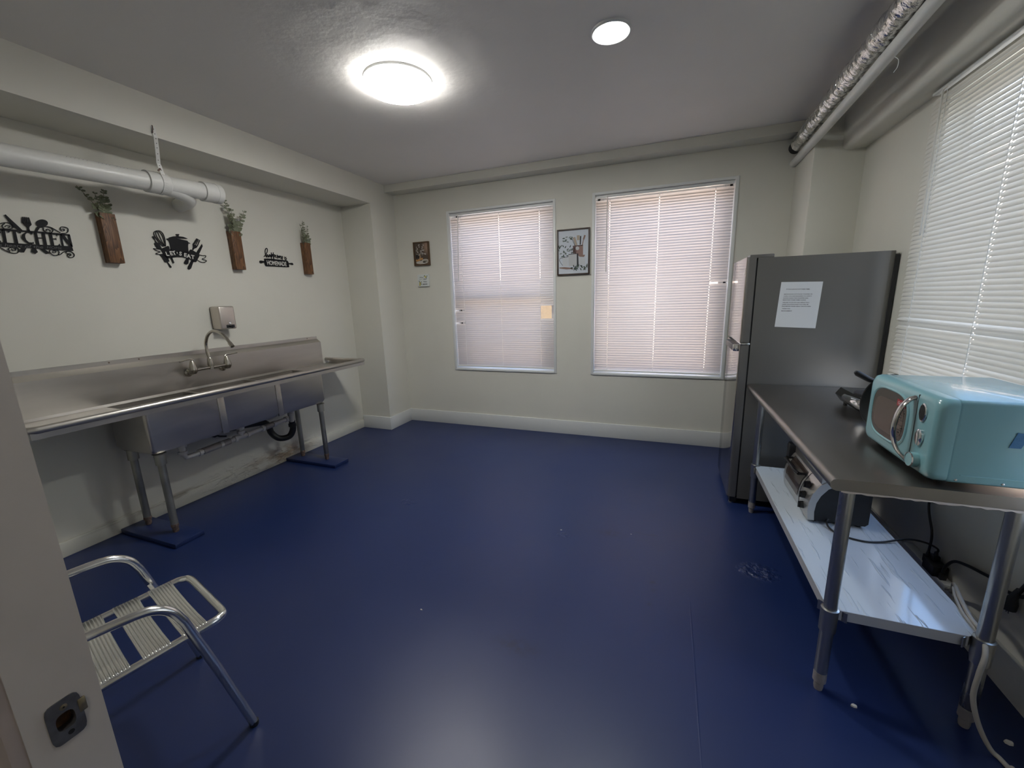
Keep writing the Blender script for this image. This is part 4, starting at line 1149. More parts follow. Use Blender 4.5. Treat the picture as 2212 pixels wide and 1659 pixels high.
ps = thing('small_plaque', 'small white square plaque with lemons under the still life', 'plaque', (0.056, 0.0, 1.612))
x0, x1, z0, z1 = -0.014, 0.128, 1.612, 1.745
MB().box(x0, x1, -0.026, -0.001, z0, z1, bevel=0.002).build('block', mat('plaque white', (0.68, 0.71, 0.69), 0.5), ps)
b = MB()
for (t_, cx_, cz_, w_, sh, of) in (('When', 0.042, 1.712, 0.05, .35, 0.0), ('life gives you', 0.032, 1.692, 0.045, 0, 0.0), ('LEMONS', 0.084, 1.692, 0.04, 0, .0012), ('Make', 0.084, 1.664, 0.048, .35, 0.0), ('LEMONADE', 0.080, 1.636, 0.062, 0, .0012)):
    b.mesh_in(fit_text(text_mesh(t_, 0.02, 0.0002, of, sh), w_), M_front(cx_, cz_, -0.0264))
b.build('lettering', m_ink, ps, smooth=False)
for (cx_, cz_) in ((0.092, 1.716), (0.016, 1.650), (0.014, 1.630)):
    MB().lathe((cx_, -0.0266, cz_), [(0.011, 0.0), (0.009, -0.0006), (0.0, -0.0008)], 'y', 14).build('lemon', mat('lemon yellow', (0.55, 0.47, 0.12), 0.6), ps)
b = MB()
for (cx_, cz_, a) in ((0.080, 1.727, 0.8), (0.104, 1.706, 2.2), (0.030, 1.660, 0.5), (0.008, 1.668, 1.9), (0.030, 1.640, 2.6), (0.112, 1.722, 1.2)):
    b.prism([(cx_ + 0.011 * math.cos(t) * math.cos(a) - 0.004 * math.sin(t) * math.sin(a), -0.0268, cz_ + 0.011 * math.cos(t) * math.sin(a) + 0.004 * math.sin(t) * math.cos(a)) for t in [2 * PI * j / 8 for j in range(8)]], (0, 0.0006, 0))
b.build('lemon_leaf', mat('leaf green', (0.05, 0.09, 0.03), 0.6), ps, smooth=False)

# ================================================================== REFRIGERATOR
FX, FY0, FY1, FH = 3.112, -1.150, -0.580, 1.650
fr = thing('refrigerator', 'tall dark stainless refrigerator in the back right corner', 'refrigerator', (3.48, -0.84, 0))
plan = [(FX + 0.062, FY0), (3.815, FY0)] + [(3.815 + 0.035 * math.sin(R(a)), FY0 + 0.035 - 0.035 * math.cos(R(a))) for a in (15, 30, 45, 60, 75, 90)] + [(3.850, FY1), (FX + 0.062, FY1)]
MB().grid([[(x_, y_, z_) for x_, y_ in plan] for z_ in (0.045, FH - 0.008)]).build('cabinet', m_fridge, fr)
MB().box(3.840, 3.868, FY0 + 0.016, FY1 - 0.012, 0.06, FH - 0.028, bevel=0.004).build('back_panel', m_blackmetal, fr)
MB().box(FX + 0.053, FX + 0.062, FY0 + 0.006, FY1 - 0.006, 0.06, FH - 0.015).build('door_gasket', m_rubber, fr)
def door_leaf(name, z0_, z1_):
    b = MB()
    r_ = 0.022
    pts_ = []
    for z_ in (z0_, z1_):
        ring = [(FX + 0.053, FY0, z_), (FX + 0.053, FY1, z_)]
        ring += [(FX + r_ * (1 - math.sin(a)), FY1 - r_ * (1 - math.cos(a)) , z_) for a in [R(q) for q in (0, 22, 45, 67, 90)]]
        ring += [(FX + r_ * (1 - math.cos(a)) , FY0 + r_ * (1 - math.sin(a)), z_) for a in [R(q) for q in (0, 22, 45, 67, 90)]]
        pts_.append(ring)
    b.grid(pts_)
    o = b.build(name, m_fridge_door, fr, angle=30)
    o.data.materials.append(m_fridge_edge)
    for p in o.data.polygons:
        if abs(p.normal.y) > 0.8 or abs(p.normal.z) > 0.8: p.material_index = 1
    return o
d1 = door_leaf('freezer_door', 1.122, FH)
d2 = door_leaf('fridge_door', 0.052, 1.106)
hb = MB().box(FX - 0.030, FX + 0.010, FY0 + 0.06, FY0 + 0.40, 1.062, 1.104, bevel=0.006).build('handle', m_black, d2)
MB().box(FX - 0.030, FX + 0.020, FY0 + 0.050, FY0 + 0.062, 1.060, 1.106, bevel=0.005).build('handle_cap', m_chrome, d2)
MB().box(FX + 0.004, FX + 0.058, FY0 - 0.0015, FY0 + 0.35, 1.1075, 1.1195, bevel=0.002).build('trim_strip', m_chrome, d1)
MB().box(FX + 0.020, FX + 0.150, FY0 + 0.020, FY0 + 0.11, FH - 0.010, FH + 0.014, bevel=0.004).build('hinge_cover', m_fridge_edge, fr)
MB().box(FX - 0.0015, FX + 0.001, FY0 + 0.030, FY0 + 0.042, 1.545, 1.585).build('badge', m_chrome, d1)
MB().box(FX + 0.02, FX + 0.06, FY0 + 0.01, FY1 - 0.01, 0.012, 0.045).build('toe_grille', m_black, fr)
for (x_, y_) in ((FX + 0.035, FY0 + 0.03), (FX + 0.035, FY1 - 0.05), (3.78, FY0 + 0.04), (3.78, FY1 - 0.04)):
    MB().lathe((x_, y_, 0), [(0.0, 0.0), (0.018, 0.0), (0.018, 0.008), (0.009, 0.010), (0.009, 0.048), (0.0, 0.048)], 'z', 16).build('foot', m_galv, fr)
# notice taped to the refrigerator side
nt_ = thing('paper_notice', 'white printed notice stuck on the refrigerator side', 'notice', (3.42, FY0 - 0.001, 1.22))
cs = [(3.295, 1.223), (3.508, 1.213), (3.518, 1.487), (3.307, 1.493)]
b = MB().prism([(x_, FY0 - 0.0014, z_) for x_, z_ in cs], (0, 0.0009, 0))
b.build('sheet', m_paper, nt_, smooth=False)
lines = [(.125, .085, .560, 'IF YOU USE ANY OF THESE ITEMS:'), (.085, .193, .68, 'MICROWAVE, HOT PLATE, TOASTER OR'), (.08, .236, .68, 'OVEN, YOU ARE REQUIRED TO WIPE IT'), (.08, .279, .60, 'DOWN CLEAN THE COUNTER AND'), (.08, .322, .55, 'MAINTAIN THESE ITEMS CLEAN!'), (.085, .375, .64, 'FAILURE TO DO SO WILL RESULT IN A'), (.08, .418, .63, 'LEASE VIOLATION AND YOU WILL BE'), (.08, .461, .70, 'PROHIBITED FROM USING THE KITCHEN.'), (.085, .512, .20, 'THANK YOU'), (.08, .563, .26, 'MANAGEMENT')]
ux = Vector((cs[2][0] - cs[3][0], 0, cs[2][1] - cs[3][1])); uz = Vector((cs[0][0] - cs[3][0], 0, cs[0][1] - cs[3][1]))
b = MB()
for (a0, v_, w_, t_) in lines:
    v_ = v_ + 0.075
    c_ = Vector((cs[3][0], FY0 - 0.0015, cs[3][1])) + ux * (a0 + 0.03 + w_ / 2) + uz * v_
    b.mesh_in(fit_text(text_mesh(t_, 0.01, 0.00005, 0.0002, spacing=0.95), w_ * 0.214, 0.0054), M_front(c_.x, c_.z, c_.y, math.atan2(ux.z, ux.x)))
b.build('lettering', m_ink, nt_, smooth=False)

# ================================================================== WORK TABLE
TX0, TX1, TY0, TY1, TH = 3.172, 3.735, -2.640, -1.165, 0.858
SZ = 0.335
wt = thing('work_table', 'stainless steel work table along the right wall with an undershelf', 'table', ((TX0 + TX1) / 2, (TY0 + TY1) / 2, 0))
b = MB()
# bullnose long edges, square ends
pr2 = [(TX0 + 0.018, TH), (TX0 + 0.007, TH - 0.004), (TX0 + 0.001, TH - 0.013), (TX0 + 0.001, TH - 0.026), (TX0 + 0.007, TH - 0.036), (TX0 + 0.018, TH - 0.040), (TX1 - 0.018, TH - 0.040), (TX1 - 0.007, TH - 0.036), (TX1 - 0.001, TH - 0.026), (TX1 - 0.001, TH - 0.013), (TX1 - 0.007, TH - 0.004), (TX1 - 0.018, TH)]
b.grid([[(x_, y_, z_) for x_, z_ in pr2] for y_ in (TY0, TY1)])
top = b.build('table_top', m_steel_table, wt, angle=40)
# rough film edge under the near end
b = MB()
rr = random.Random(21)
prev = None
for k in range(41):
    x_ = TX0 + 0.03 + (TX1 - TX0 - 0.04) * k / 40
    q = (Vector((x_, TY0 - 0.0008, TH - 0.038)), Vector((x_, TY0 - 0.0015, TH - 0.0415 - rr.uniform(0, 0.0045))))
    if prev:
        b.bm.faces.new([b.bm.verts.new(v) for v in (prev[0], q[0], q[1], prev[1])])
    prev = q
b.build('torn_film_edge', mat('torn film', (0.45, 0.40, 0.36), 0.4), top, smooth=False)
LX0, LX1, LY0, LY1 = 3.250, 3.655, -2.560, -1.240
for (lx, ly) in ((LX0, LY0), (LX0, LY1), (LX1, LY0), (LX1, LY1)):
    lg = MB().lathe((lx, ly, 0), [(0.0, 0.075), (0.0195, 0.075), (0.0205, 0.08), (0.0205, TH - 0.041), (0.0, TH - 0.041)], 'z', 24).build('leg', m_galv, wt)
    MB().lathe((lx, ly, 0), [(0.0, 0.0), (0.013, 0.0), (0.015, 0.012), (0.015, 0.03), (0.0205, 0.036), (0.0205, 0.076), (0.0, 0.076)], 'z', 20).build('foot', m_flex, lg)
    MB().lathe((lx, ly, 0), [(0.0205, SZ - 0.085), (0.0255, SZ - 0.082), (0.0265, SZ + 0.006), (0.0205, SZ + 0.008)], 'z', 24, closed=True).build('shelf_collar', m_galv, lg)
b = MB()
c_ = 0.045
XA, XB, YA, YB = LX0 - 0.004, LX1 + 0.012, LY0 + 0.006, LY1 - 0.006
b.prism([(XA, YA + c_ * .6, SZ), (XA + c_ * .6, YA, SZ), (XB - c_, YA, SZ), (XB, YA + c_ * .6, SZ), (XB, YB - c_ * .6, SZ), (XB - c_ * .6, YB, SZ), (XA + c_ * .6, YB, SZ), (XA, YB - c_ * .6, SZ)], (0, 0, -0.0025))
b.build('undershelf', m_film, wt, smooth=False)
b = MB()
b.box(XA + c_ * .6, XB - c_, YA - 0.001, YA + 0.0015, SZ - 0.038, SZ - 0.0005).box(XA + c_ * .6, XB - c_ * .6, YB - 0.0015, YB + 0.001, SZ - 0.038, SZ - 0.0005)
b.box(XA - 0.001, XA + 0.0015, YA + c_ * .6, YB - c_ * .6, SZ - 0.038, SZ - 0.0005).box(XB - 0.0015, XB + 0.001, YA + c_ * .6, YB - c_ * .6, SZ - 0.038, SZ - 0.0005)
b.build('shelf_lip', m_shelf_edge, wt, smooth=False)
b = MB()
for (sx, sy, lx, ly) in ((1, 1, LX0, LY0), (1, -1, LX0, LY1), (-1, 1, LX1, LY0), (-1, -1, LX1, LY1)):
    b.prism([(lx - 0.02 * sx, ly + 0.05 * sy, SZ - 0.003), (lx + 0.05 * sx, ly - 0.004 * sy, SZ - 0.003), (lx + 0.05 * sx, ly - 0.004 * sy, SZ - 0.04), (lx - 0.02 * sx, ly + 0.05 * sy, SZ - 0.04)], (0.002 * sx, 0.002 * sy, 0))
b.build('corner_gusset', m_galv, wt, smooth=False)

# ------------------------------------------------------------------ microwave
MX0, MX1, MY0, MY1, MZ0, MZ1 = 3.410, 3.752, -2.618, -2.190, 0.871, 1.122
mo = thing('microwave', 'aqua blue retro microwave on the near end of the steel table', 'microwave', (3.58, -2.40, TH))
MB().box(MX0 + 0.042, MX1, MY0 + 0.004, MY1 - 0.004, MZ0, MZ1 - 0.002, bevel=0.012, seg=3).build('body', m_teal_side, mo)
def rrect(x_, y0_, y1_, z0_, z1_, r_, n=6):
    pts_ = []
    for cy_, cz_, a0 in ((y1_ - r_, z1_ - r_, 0), (y0_ + r_, z1_ - r_, 90), (y0_ + r_, z0_ + r_, 180), (y1_ - r_, z0_ + r_, 270)):
        for k in range(n + 1):
            a = R(a0 + 90 * k / n)
            pts_.append((x_, cy_ + r_ * math.cos(a), cz_ + r_ * math.sin(a)))
    return pts_
YS = -2.512      # seam between door and control panel
b = MB()
rings = [rrect(MX0 + 0.046, MY0, MY1, MZ0, MZ1, 0.022), rrect(MX0 + 0.022, MY0, MY1, MZ0, MZ1, 0.024), rrect(MX0 + 0.008, MY0 + 0.004, MY1 - 0.004, MZ0 + 0.004, MZ1 - 0.004, 0.026), rrect(MX0 + 0.001, MY0 + 0.013, MY1 - 0.013, MZ0 + 0.013, MZ1 - 0.013, 0.028), rrect(MX0, MY0 + 0.02, MY1 - 0.02, MZ0 + 0.02, MZ1 - 0.02, 0.028)]
b.grid(rings)
b.build('front_fascia', m_teal, mo, angle=60)
MB().box(MX0 - 0.0006, MX0 + 0.01, YS - 0.0012, YS + 0.0012, MZ0 + 0.012, MZ1 - 0.010).build('door_seam', m_gasket, mo)
def sup(x_, cy_, cz_, ry, rz, pw=3.2, n=40):
    out_ = []
    for k in range(n):
        a = 2 * PI * k / n
        c_, s_ = math.cos(a), math.sin(a)
        out_.append((x_, cy_ + ry * abs(c_) ** (2 / pw) * (1 if c_ > 0 else -1), cz_ + rz * abs(s_) ** (2 / pw) * (1 if s_ > 0 else -1)))
    return out_
wc = (-2.352, 1.004)
b = MB()
b.grid([sup(MX0 - 0.0005, *wc, 0.126, 0.094), sup(MX0 - 0.004, *wc, 0.123, 0.091), sup(MX0 - 0.004, *wc, 0.119, 0.087), sup(MX0 - 0.0012, *wc, 0.116, 0.084)], True, False)
dw = b.build('door_bezel', m_teal, mo, angle=60)
b = MB(); b.bm.faces.new([b.bm.verts.new(p) for p in sup(MX0 - 0.0014, *wc, 0.117, 0.085)])
wi = b.build('door_window', m_glass_dark, mo)
b = MB(); b.bm.faces.new([b.bm.verts.new(p) for p in sup(MX0 - 0.0018, wc[0], wc[1] - 0.006, 0.098, 0.060, 4)])
b.build('window_screen', m_mesh_brown, wi)
# sticker
MB().box(MX0 - 0.0026, MX0 - 0.0021, -2.452, -2.400, 1.050, 1.072).build('red_sticker', m_red, wi)
b = MB()
b.mesh_in(fit_text(text_mesh('Galanz', 0.02, 0.0001, 0.0006), 0.040), M_negx(-2.427, 1.061, MX0 - 0.0030))
b.build('sticker_lettering', m_stickertext, wi, smooth=False)
b = MB()
for k in range(7):
    b.box(MX0 - 0.0027, MX0 - 0.0022, -2.450, -2.405, 1.040 - k * 0.017, 1.041 - k * 0.017)
for k in range(6):
    b.box(MX0 - 0.0027, MX0 - 0.0022, -2.450 + 0.012 * (k % 3), -2.442 + 0.014 * (k % 3), 1.030 - k * 0.017, 1.034 - k * 0.017)
b.box(MX0 - 0.0027, MX0 - 0.0022, -2.4055, -2.4045, 0.938, 1.04)
b.build('sticker_print', m_gasket, wi, smooth=False)
# bowed handle
hp = [(MX0 + 0.002, -2.494, 1.100), (MX0 - 0.016, -2.495, 1.090), (MX0 - 0.034, -2.496, 1.060), (MX0 - 0.043, -2.496, 1.010), (MX0 - 0.040, -2.497, 0.965), (MX0 - 0.026, -2.498, 0.925), (MX0 + 0.002, -2.499, 0.893)]
b = MB()
P_ = smooth_path(hp, 6)
rings = []
for i, p in enumerate(P_):
    t_ = (P_[min(i + 1, len(P_) - 1)] - P_[max(0, i - 1)]).normalized()
    n_ = t_.cross(Vector((0, 1, 0))).normalized()
    rings.append([p + 0.0115 * math.cos(a) * Vector((0, 1, 0)) + 0.0058 * math.sin(a) * n_ for a in [2 * PI * k / 12 for k in range(12)]])
b.grid(rings)
b.build('handle', m_chrome, mo)
def disc(name, cy_, cz_, ry, rz, m, x_out, thick, par):
    b = MB()
    def el(x_, f): return [(x_, cy_ + f * ry * math.cos(t), cz_ + f * rz * math.sin(t)) for t in [2 * PI * k / 28 for k in range(28)]]
    b.grid([el(x_out + thick, 1.0), el(x_out + 0.001, 1.0), el(x_out, 0.9), el(x_out, 0.02)])
    return b.build(name, m, par, angle=40)
db = disc('display_ring', -2.549, 1.064, 0.0185, 0.029, m_chrome, MX0 - 0.004, 0.008, mo)
disc('display', -2.549, 1.064, 0.0150, 0.025, m_gasket, MX0 - 0.0048, 0.002, db)
disc('button', -2.553, 0.986, 0.0185, 0.026, m_chrome, MX0 - 0.006, 0.010, mo)
kn = MB().lathe((MX0, -2.553, 0.914), [(0.0, 0.0), (0.023, 0.0), (0.0225, -0.016), (0.021, -0.018), (0.0, -0.018)], 'x', 28).build('knob', m_teal, mo)
MB().lathe((MX0, -2.553, 0.914), [(0.0212, -0.0165), (0.0228, -0.0165), (0.0220, -0.0195), (0.0205, -0.0195)], 'x', 28, closed=True).build('knob_ring', m_chrome, kn)
for (x_, y_) in ((MX0 + 0.06, MY0 + 0.05), (MX0 + 0.06, MY1 - 0.05), (MX1 - 0.05, MY0 + 0.05), (MX1 - 0.05, MY1 - 0.05)):
    MB().lathe((x_, y_, 0), [(0.0, TH), (0.012, TH), (0.014, MZ0 + 0.001), (0.0, MZ0 + 0.001)], 'z', 14).build('foot', m_rubber, mo)
b = MB()
for x_ in (3.478, 3.580, 3.68):
    b.lathe((x_, MY0 + 0.004, 0.883), [(0.0, 0.001), (0.0042, 0.001), (0.0030, -0.0014), (0.0, -0.0018)], 'y', 10)
b.build('screw', m_chrome, mo)
MB().box(MX0 + 0.075, MX1 - 0.008, MY0 + 0.0028, MY0 + 0.005, 0.896, 0.899).build('side_crease', m_teal_side, mo)
b = MB().prism([(3.573, MY0 + 0.003, 0.992), (3.598, MY0 + 0.003, 0.992), (3.612, MY0 + 0.003, 1.034), (3.585, MY0 + 0.003, 1.037)], (0, -0.0008, 0))
tp = b.build('painters_tape', m_tape)
tag(tp, 'small piece of blue tape on the side of the microwave', 'tape')

# ------------------------------------------------------------------ portable stove with a pan
gs = thing('portable_stove', 'black portable stove behind the microwave on the steel table', 'stove', (3.62, -1.75, TH))
b = MB()
b.prism([(3.525, -1.60, TH + 0.020), (3.500, -1.60, TH + 0.055), (3.520, -1.60, TH + 0.088), (3.72, -1.60, TH + 0.088), (3.72, -1.60, TH + 0.020)], (0.0, -0.30, 0))
b.build('body', m_gloss_black, gs, smooth=False)
MB().tube([(3.506, -1.70, TH + 0.062), (3.504, -1.72, TH + 0.064), (3.504, -1.885, TH + 0.064), (3.508, -1.905, TH + 0.060)], [0.008, 0.016, 0.022, 0.016], 16).build('control_strip', m_chrome, gs)
MB().lathe((3.61, -1.76, TH + 0.088), [(0.0, 0.0), (0.085, 0.0), (0.085, 0.006), (0.078, 0.008), (0.03, 0.004), (0.0, 0.004)], 'z', 28).build('burner_plate', m_blackmetal, gs)
for (x_, y_) in ((3.54, -1.63), (3.54, -1.87), (3.70, -1.63), (3.70, -1.87)):
    MB().lathe((x_, y_, 0), [(0.0, TH), (0.010, TH), (0.010, TH + 0.025), (0.0, TH + 0.025)], 'z', 12).build('foot', m_black, gs)
# pan standing on its edge behind the microwave
fp = thing('frying_pan', 'black frying pan propped on edge behind the microwave, handle up left', 'pan', (3.53, -2.06, TH))
b = MB()
pc = Vector((3.545, -2.050, TH + 0.116))
nv = Vector((-0.90, -0.35, 0.25)).normalized()        # open side faces the refrigerator and room
ua = Vector((0, 0, 1)) - nv * nv.z; ua.normalize(); ub = nv.cross(ua)
rings = []
for (r_, h_) in ((0.001, -0.012), (0.085, -0.012), (0.098, -0.004), (0.115, 0.022), (0.117, 0.024), (0.113, 0.024), (0.096, -0.001), (0.084, -0.009), (0.001, -0.009)):
    rings.append([pc + nv * h_ + r_ * (math.cos(t) * ua + math.sin(t) * ub) for t in [2 * PI * k / 40 for k in range(40)]])
b.grid(rings)
b.build('pan_bowl', m_pan, fp, angle=40)
b = MB()
b.grid([[pc + nv * h_ + r_ * (math.cos(t) * ua + math.sin(t) * ub) for t in [2 * PI * k / 40 for k in range(40)]] for r_, h_ in ((0.1155, 0.0225), (0.1180, 0.0235), (0.1180, 0.0255), (0.1150, 0.0255), (0.1155, 0.0225))], True, False)
b.build('pan_rim', m_blackmetal, fp)
MB().tube([(3.512, -1.985, 1.048), (3.487, -1.975, 1.058), (3.445, -1.97, 1.083), (3.437, -1.97, 1.089)], [0.008, 0.0115, 0.0125, 0.007], 14).build('pan_handle', m_black, fp)

# ------------------------------------------------------------------ toaster oven on the undershelf
OX0, OX1, OY0, OY1, OZ0, OZ1 = 3.352, 3.588, -1.925, -1.495, SZ + 0.014, 0.575
to = thing('toaster_oven', 'silver and black toaster oven on the undershelf of the steel table', 'toaster oven', (3.47, -1.67, SZ))
fp_ = [(OX0 + 0.002, OZ0), (OX0 - 0.004, OZ0 + 0.045), (OX0 - 0.002, OZ0 + 0.09), (OX0 + 0.010, OZ0 + 0.135), (OX0 + 0.034, OZ0 + 0.180), (OX0 + 0.065, OZ0 + 0.205), (OX0 + 0.105, OZ1)]
b = MB()
b.grid([[(x_ + 0.006, y_, z_) for x_, z_ in fp_] + [(OX1 - 0.02, y_, OZ1), (OX1, y_, OZ1 - 0.02), (OX1, y_, OZ0 + 0.012), (OX1 - 0.012, y_, OZ0)] for y_ in (OY0 + 0.002, OY1 - 0.002)])
b.build('body', m_black, to, angle=25)
b = MB()   # silver side arches and front panel follow the curved profile
m_silver = mat('silver plastic', (0.52, 0.51, 0.49), 0.28, 0.85)
def band(ya, yb, off, wid):
    q = MB()
    outer = [(x_ - off, z_) for x_, z_ in fp_]
    inner = [(x_ + wid * (0.6 + 0.4 * i / 6), z_ - (0 if i < 3 else 0.006 * (i - 2))) for i, (x_, z_) in enumerate(fp_)]
    n_ = len(fp_)
    for i in range(n_ - 1):
        q.prism([(outer[i][0], ya, outer[i][1]), (outer[i + 1][0], ya, outer[i + 1][1]), (inner[i + 1][0], ya, inner[i + 1][1]), (inner[i][0], ya, inner[i][1])], (0, yb - ya, 0))
    return q
band(OY0 - 0.004, OY0 + 0.012, 0.004, 0.036).build('side_arch', m_silver, to, smooth=False)
band(OY1 - 0.012, OY1 + 0.004, 0.004, 0.036).build('side_arch', m_silver, to, smooth=False)
def fskin(ya, yb, off, i0, i1, name, m, par):
    q = MB()
    q.grid([[(fp_[i][0] - off, y_, fp_[i][1]) for i in range(i0, i1 + 1)] for y_ in (ya, yb)], False, False)
    return q.build(name, m, par, angle=60)
fskin(OY0 + 0.012, OY0 + 0.135, 0.003, 0, 5, 'control_panel', m_silver, to)
dr = fskin(OY0 + 0.140, OY1 - 0.012, 0.004, 0, 5, 'oven_door', m_silver, to)
fskin(OY0 + 0.160, OY1 - 0.034, 0.0065, 1, 4, 'door_glass', m_glass_dark, dr)
b = MB().tube([(OX0 - 0.012, OY0 + 0.165, OZ0 + 0.165), (OX0 - 0.022, OY0 + 0.185, OZ0 + 0.168), (OX0 - 0.022, OY1 - 0.055, OZ0 + 0.168), (OX0 - 0.012, OY1 - 0.035, OZ0 + 0.165)], 0.009, 10)
b.tube([(OX0 + 0.02, OY0 + 0.165, OZ0 + 0.165), (OX0 - 0.014, OY0 + 0.165, OZ0 + 0.165)], 0.007, 8).tube([(OX0 + 0.02, OY1 - 0.035, OZ0 + 0.165), (OX0 - 0.014, OY1 - 0.035, OZ0 + 0.165)], 0.007, 8)
b.build('handle', m_black, dr)
b = MB()
b.box(OX0 + 0.035, OX0 + 0.10, OY0 + 0.0, OY1, OZ1 - 0.04, OZ1 + 0.002, bevel=0.004)
b.build('top_panel', m_silver, to)
MB().box(OX0 + 0.004, OX1 - 0.02, OY1 + 0.004, OY1 + 0.055, OZ0 + 0.004, OZ1 + 0.012, bevel=0.015).build('end_housing', m_black, to)
for k, (i, z_) in enumerate(((0.0, OZ0 + 0.040), (0.0, OZ0 + 0.095), (0.014, OZ0 + 0.150))):
    x_ = OX0 - 0.006 + i
    kb_ = MB().lathe((x_, OY0 + 0.072, z_), [(0.0, 0.004), (0.019, 0.004), (0.017, -0.012), (0.0, -0.014)], 'x', 20).build('knob', m_black, to)
    MB().box(x_ - 0.022, x_ - 0.008, OY0 + 0.069, OY0 + 0.075, z_ - 0.016, z_ + 0.016, bevel=0.002).build('knob_grip', m_black, kb_)
for (x_, y_) in ((OX0 + 0.03, OY0 + 0.03), (OX0 + 0.03, OY1 - 0.03), (OX1 - 0.03, OY0 + 0.03), (OX1 - 0.03, OY1 - 0.03)):
    MB().lathe((x_, y_, 0), [(0.0, SZ), (0.012, SZ), (0.012, OZ0 + 0.004), (0.0, OZ0 + 0.004)], 'z', 12).build('foot', m_black, to)
MB().box(OX0 - 0.002, OX0 + 0.016, OY0 + 0.005, OY1 - 0.005, OZ0 - 0.006, OZ0 + 0.004, bevel=0.002).build('crumb_tray', m_silver, to)
b = MB()
for k in range(3):
    b.box(OX0 + 0.09, OX1 - 0.05, OY0 + 0.0005, OY0 + 0.003, OZ1 - 0.035 - k * 0.010, OZ1 - 0.031 - k * 0.010)
b.build('vent_slot', m_gasket, to)

# ------------------------------------------------------------------ cords at the right wall
def cord(name, label, pts_, r_, m, extra=None):
    t = thing(name, label, 'cord', tuple(pts_[0]))
    MB().tube(smooth_path(pts_, 8), r_, 10).build('cable', m, t)
    return t
WXc = XR - 0.012
stp = thing('power_strip', 'white power strip on the wall behind the undershelf, black adapters plugged in', 'power strip', (XR - 0.02, -1.97, 0.17))
MB().box(XR - 0.040, XR, -2.035, -1.70, 0.158, 0.186, bevel=0.004).build('strip_body', m_white, stp)
MB().box(XR - 0.041, XR - 0.008, -1.985, -1.975, 0.1855, 0.1875).build('red_switch', m_red, stp)
ad = thing('plug_adapter', 'black block plug sitting in the white power strip', 'plug', (XR - 0.03, -1.935, 0.19))
MB().box(XR - 0.060, XR - 0.004, -1.985, -1.905, 0.1865, 0.236, bevel=0.005).build('adapter_body', m_black, ad)
def plug(x_, y_, z_):
    return MB().box(x_ - 0.012, x_ + 0.012, y_ - 0.014, y_ + 0.014, z_, z_ + 0.036, bevel=0.003).tube([(x_, y_, z_ + 0.034), (x_, y_, z_ + 0.056)], [0.009, 0.006], 10)
mcb = MB().tube(smooth_path([(XR - 0.024, -1.868, 0.235), (XR - 0.022, -1.862, 0.33), (XR - 0.020, -1.80, 0.44), (XR - 0.022, -1.80, 0.62), (XR - 0.028, -1.84, 0.82), (XR - 0.030, -1.98, 0.885), (XR - 0.05, -2.16, 0.89), (MX1 + 0.002, -2.26, 0.90)], 8), 0.0048, 10).build('power_cord', m_cord_black, mo)
plug(XR - 0.024, -1.868, 0.1865).build('plug', m_black, mcb)
tc_ = MB().tube(smooth_path([(3.46, -1.915, SZ + 0.030), (3.428, -1.925, SZ + 0.024), (3.425, -1.965, SZ + 0.007), (3.455, -2.02, SZ + 0.005), (3.53, -2.045, SZ + 0.005), (3.60, -2.03, SZ + 0.006), (3.66, -2.005, SZ + 0.012), (3.72, -1.975, SZ + 0.010), (3.79, -1.95, 0.325), (XR - 0.030, -1.935, 0.295), (XR - 0.030, -1.930, 0.27)], 8), 0.0042, 10).build('power_cord', m_cord_black, to)
MB().box(XR - 0.044, XR - 0.018, -1.945, -1.915, 0.2365, 0.262, bevel=0.003).tube([(XR - 0.030, -1.93, 0.26), (XR - 0.030, -1.93, 0.278)], [0.009, 0.006], 10).build('plug', m_black, tc_)
c3 = thing('looped_cord', 'thick black cord arching from the power strip along the wall behind the table leg', 'cord', (XR - 0.03, -1.99, 0.2))
MB().tube(smooth_path([(XR - 0.030, -1.990, 0.21), (XR - 0.028, -2.000, 0.255), (XR - 0.022, -2.030, 0.300), (XR - 0.018, -2.09, 0.325), (XR - 0.014, -2.17, 0.345), (XR - 0.014, -2.215, 0.355), (XR - 0.014, -2.26, 0.350), (XR - 0.014, -2.34, 0.375), (XR - 0.014, -2.40, 0.41), (XR - 0.014, -2.6, 0.44)], 8), 0.0060, 10).build('cable', m_cord_black, c3)
MB().box(XR - 0.042, XR - 0.018, -2.004, -1.988, 0.1865, 0.215, bevel=0.003).build('plug', m_black, c3)
hg = thing('hanging_plug', 'loose black three-pin plug hanging from its cord at the right edge', 'plug', (XR - 0.03, -2.335, 0.34))
MB().tube(smooth_path([(XR - 0.020, -2.345, 0.395), (XR - 0.016, -2.375, 0.47), (XR - 0.014, -2.42, 0.54), (XR - 0.014, -2.50, 0.60), (XR - 0.02, -2.56, 0.66)], 8), 0.0065, 10).build('cable', m_cord_black, hg)
b = MB()
b.tube([(XR - 0.020, -2.343, 0.402), (XR - 0.022, -2.332, 0.365), (XR - 0.024, -2.328, 0.340), (XR - 0.025, -2.325, 0.315)], [0.008, 0.012, 0.020, 0.021], 12)
b.build('plug_body', m_black, hg)
for dy in (-0.010, 0.0, 0.010):
    MB().box(XR - 0.027, XR - 0.023, -2.326 + dy, -2.322 + dy, 0.298, 0.316).build('prong', m_chrome, hg)
wc_ = thing('white_cord', 'grey white cord running over the undershelf corner down to the floor', 'cord', (3.69, -2.66, 0))
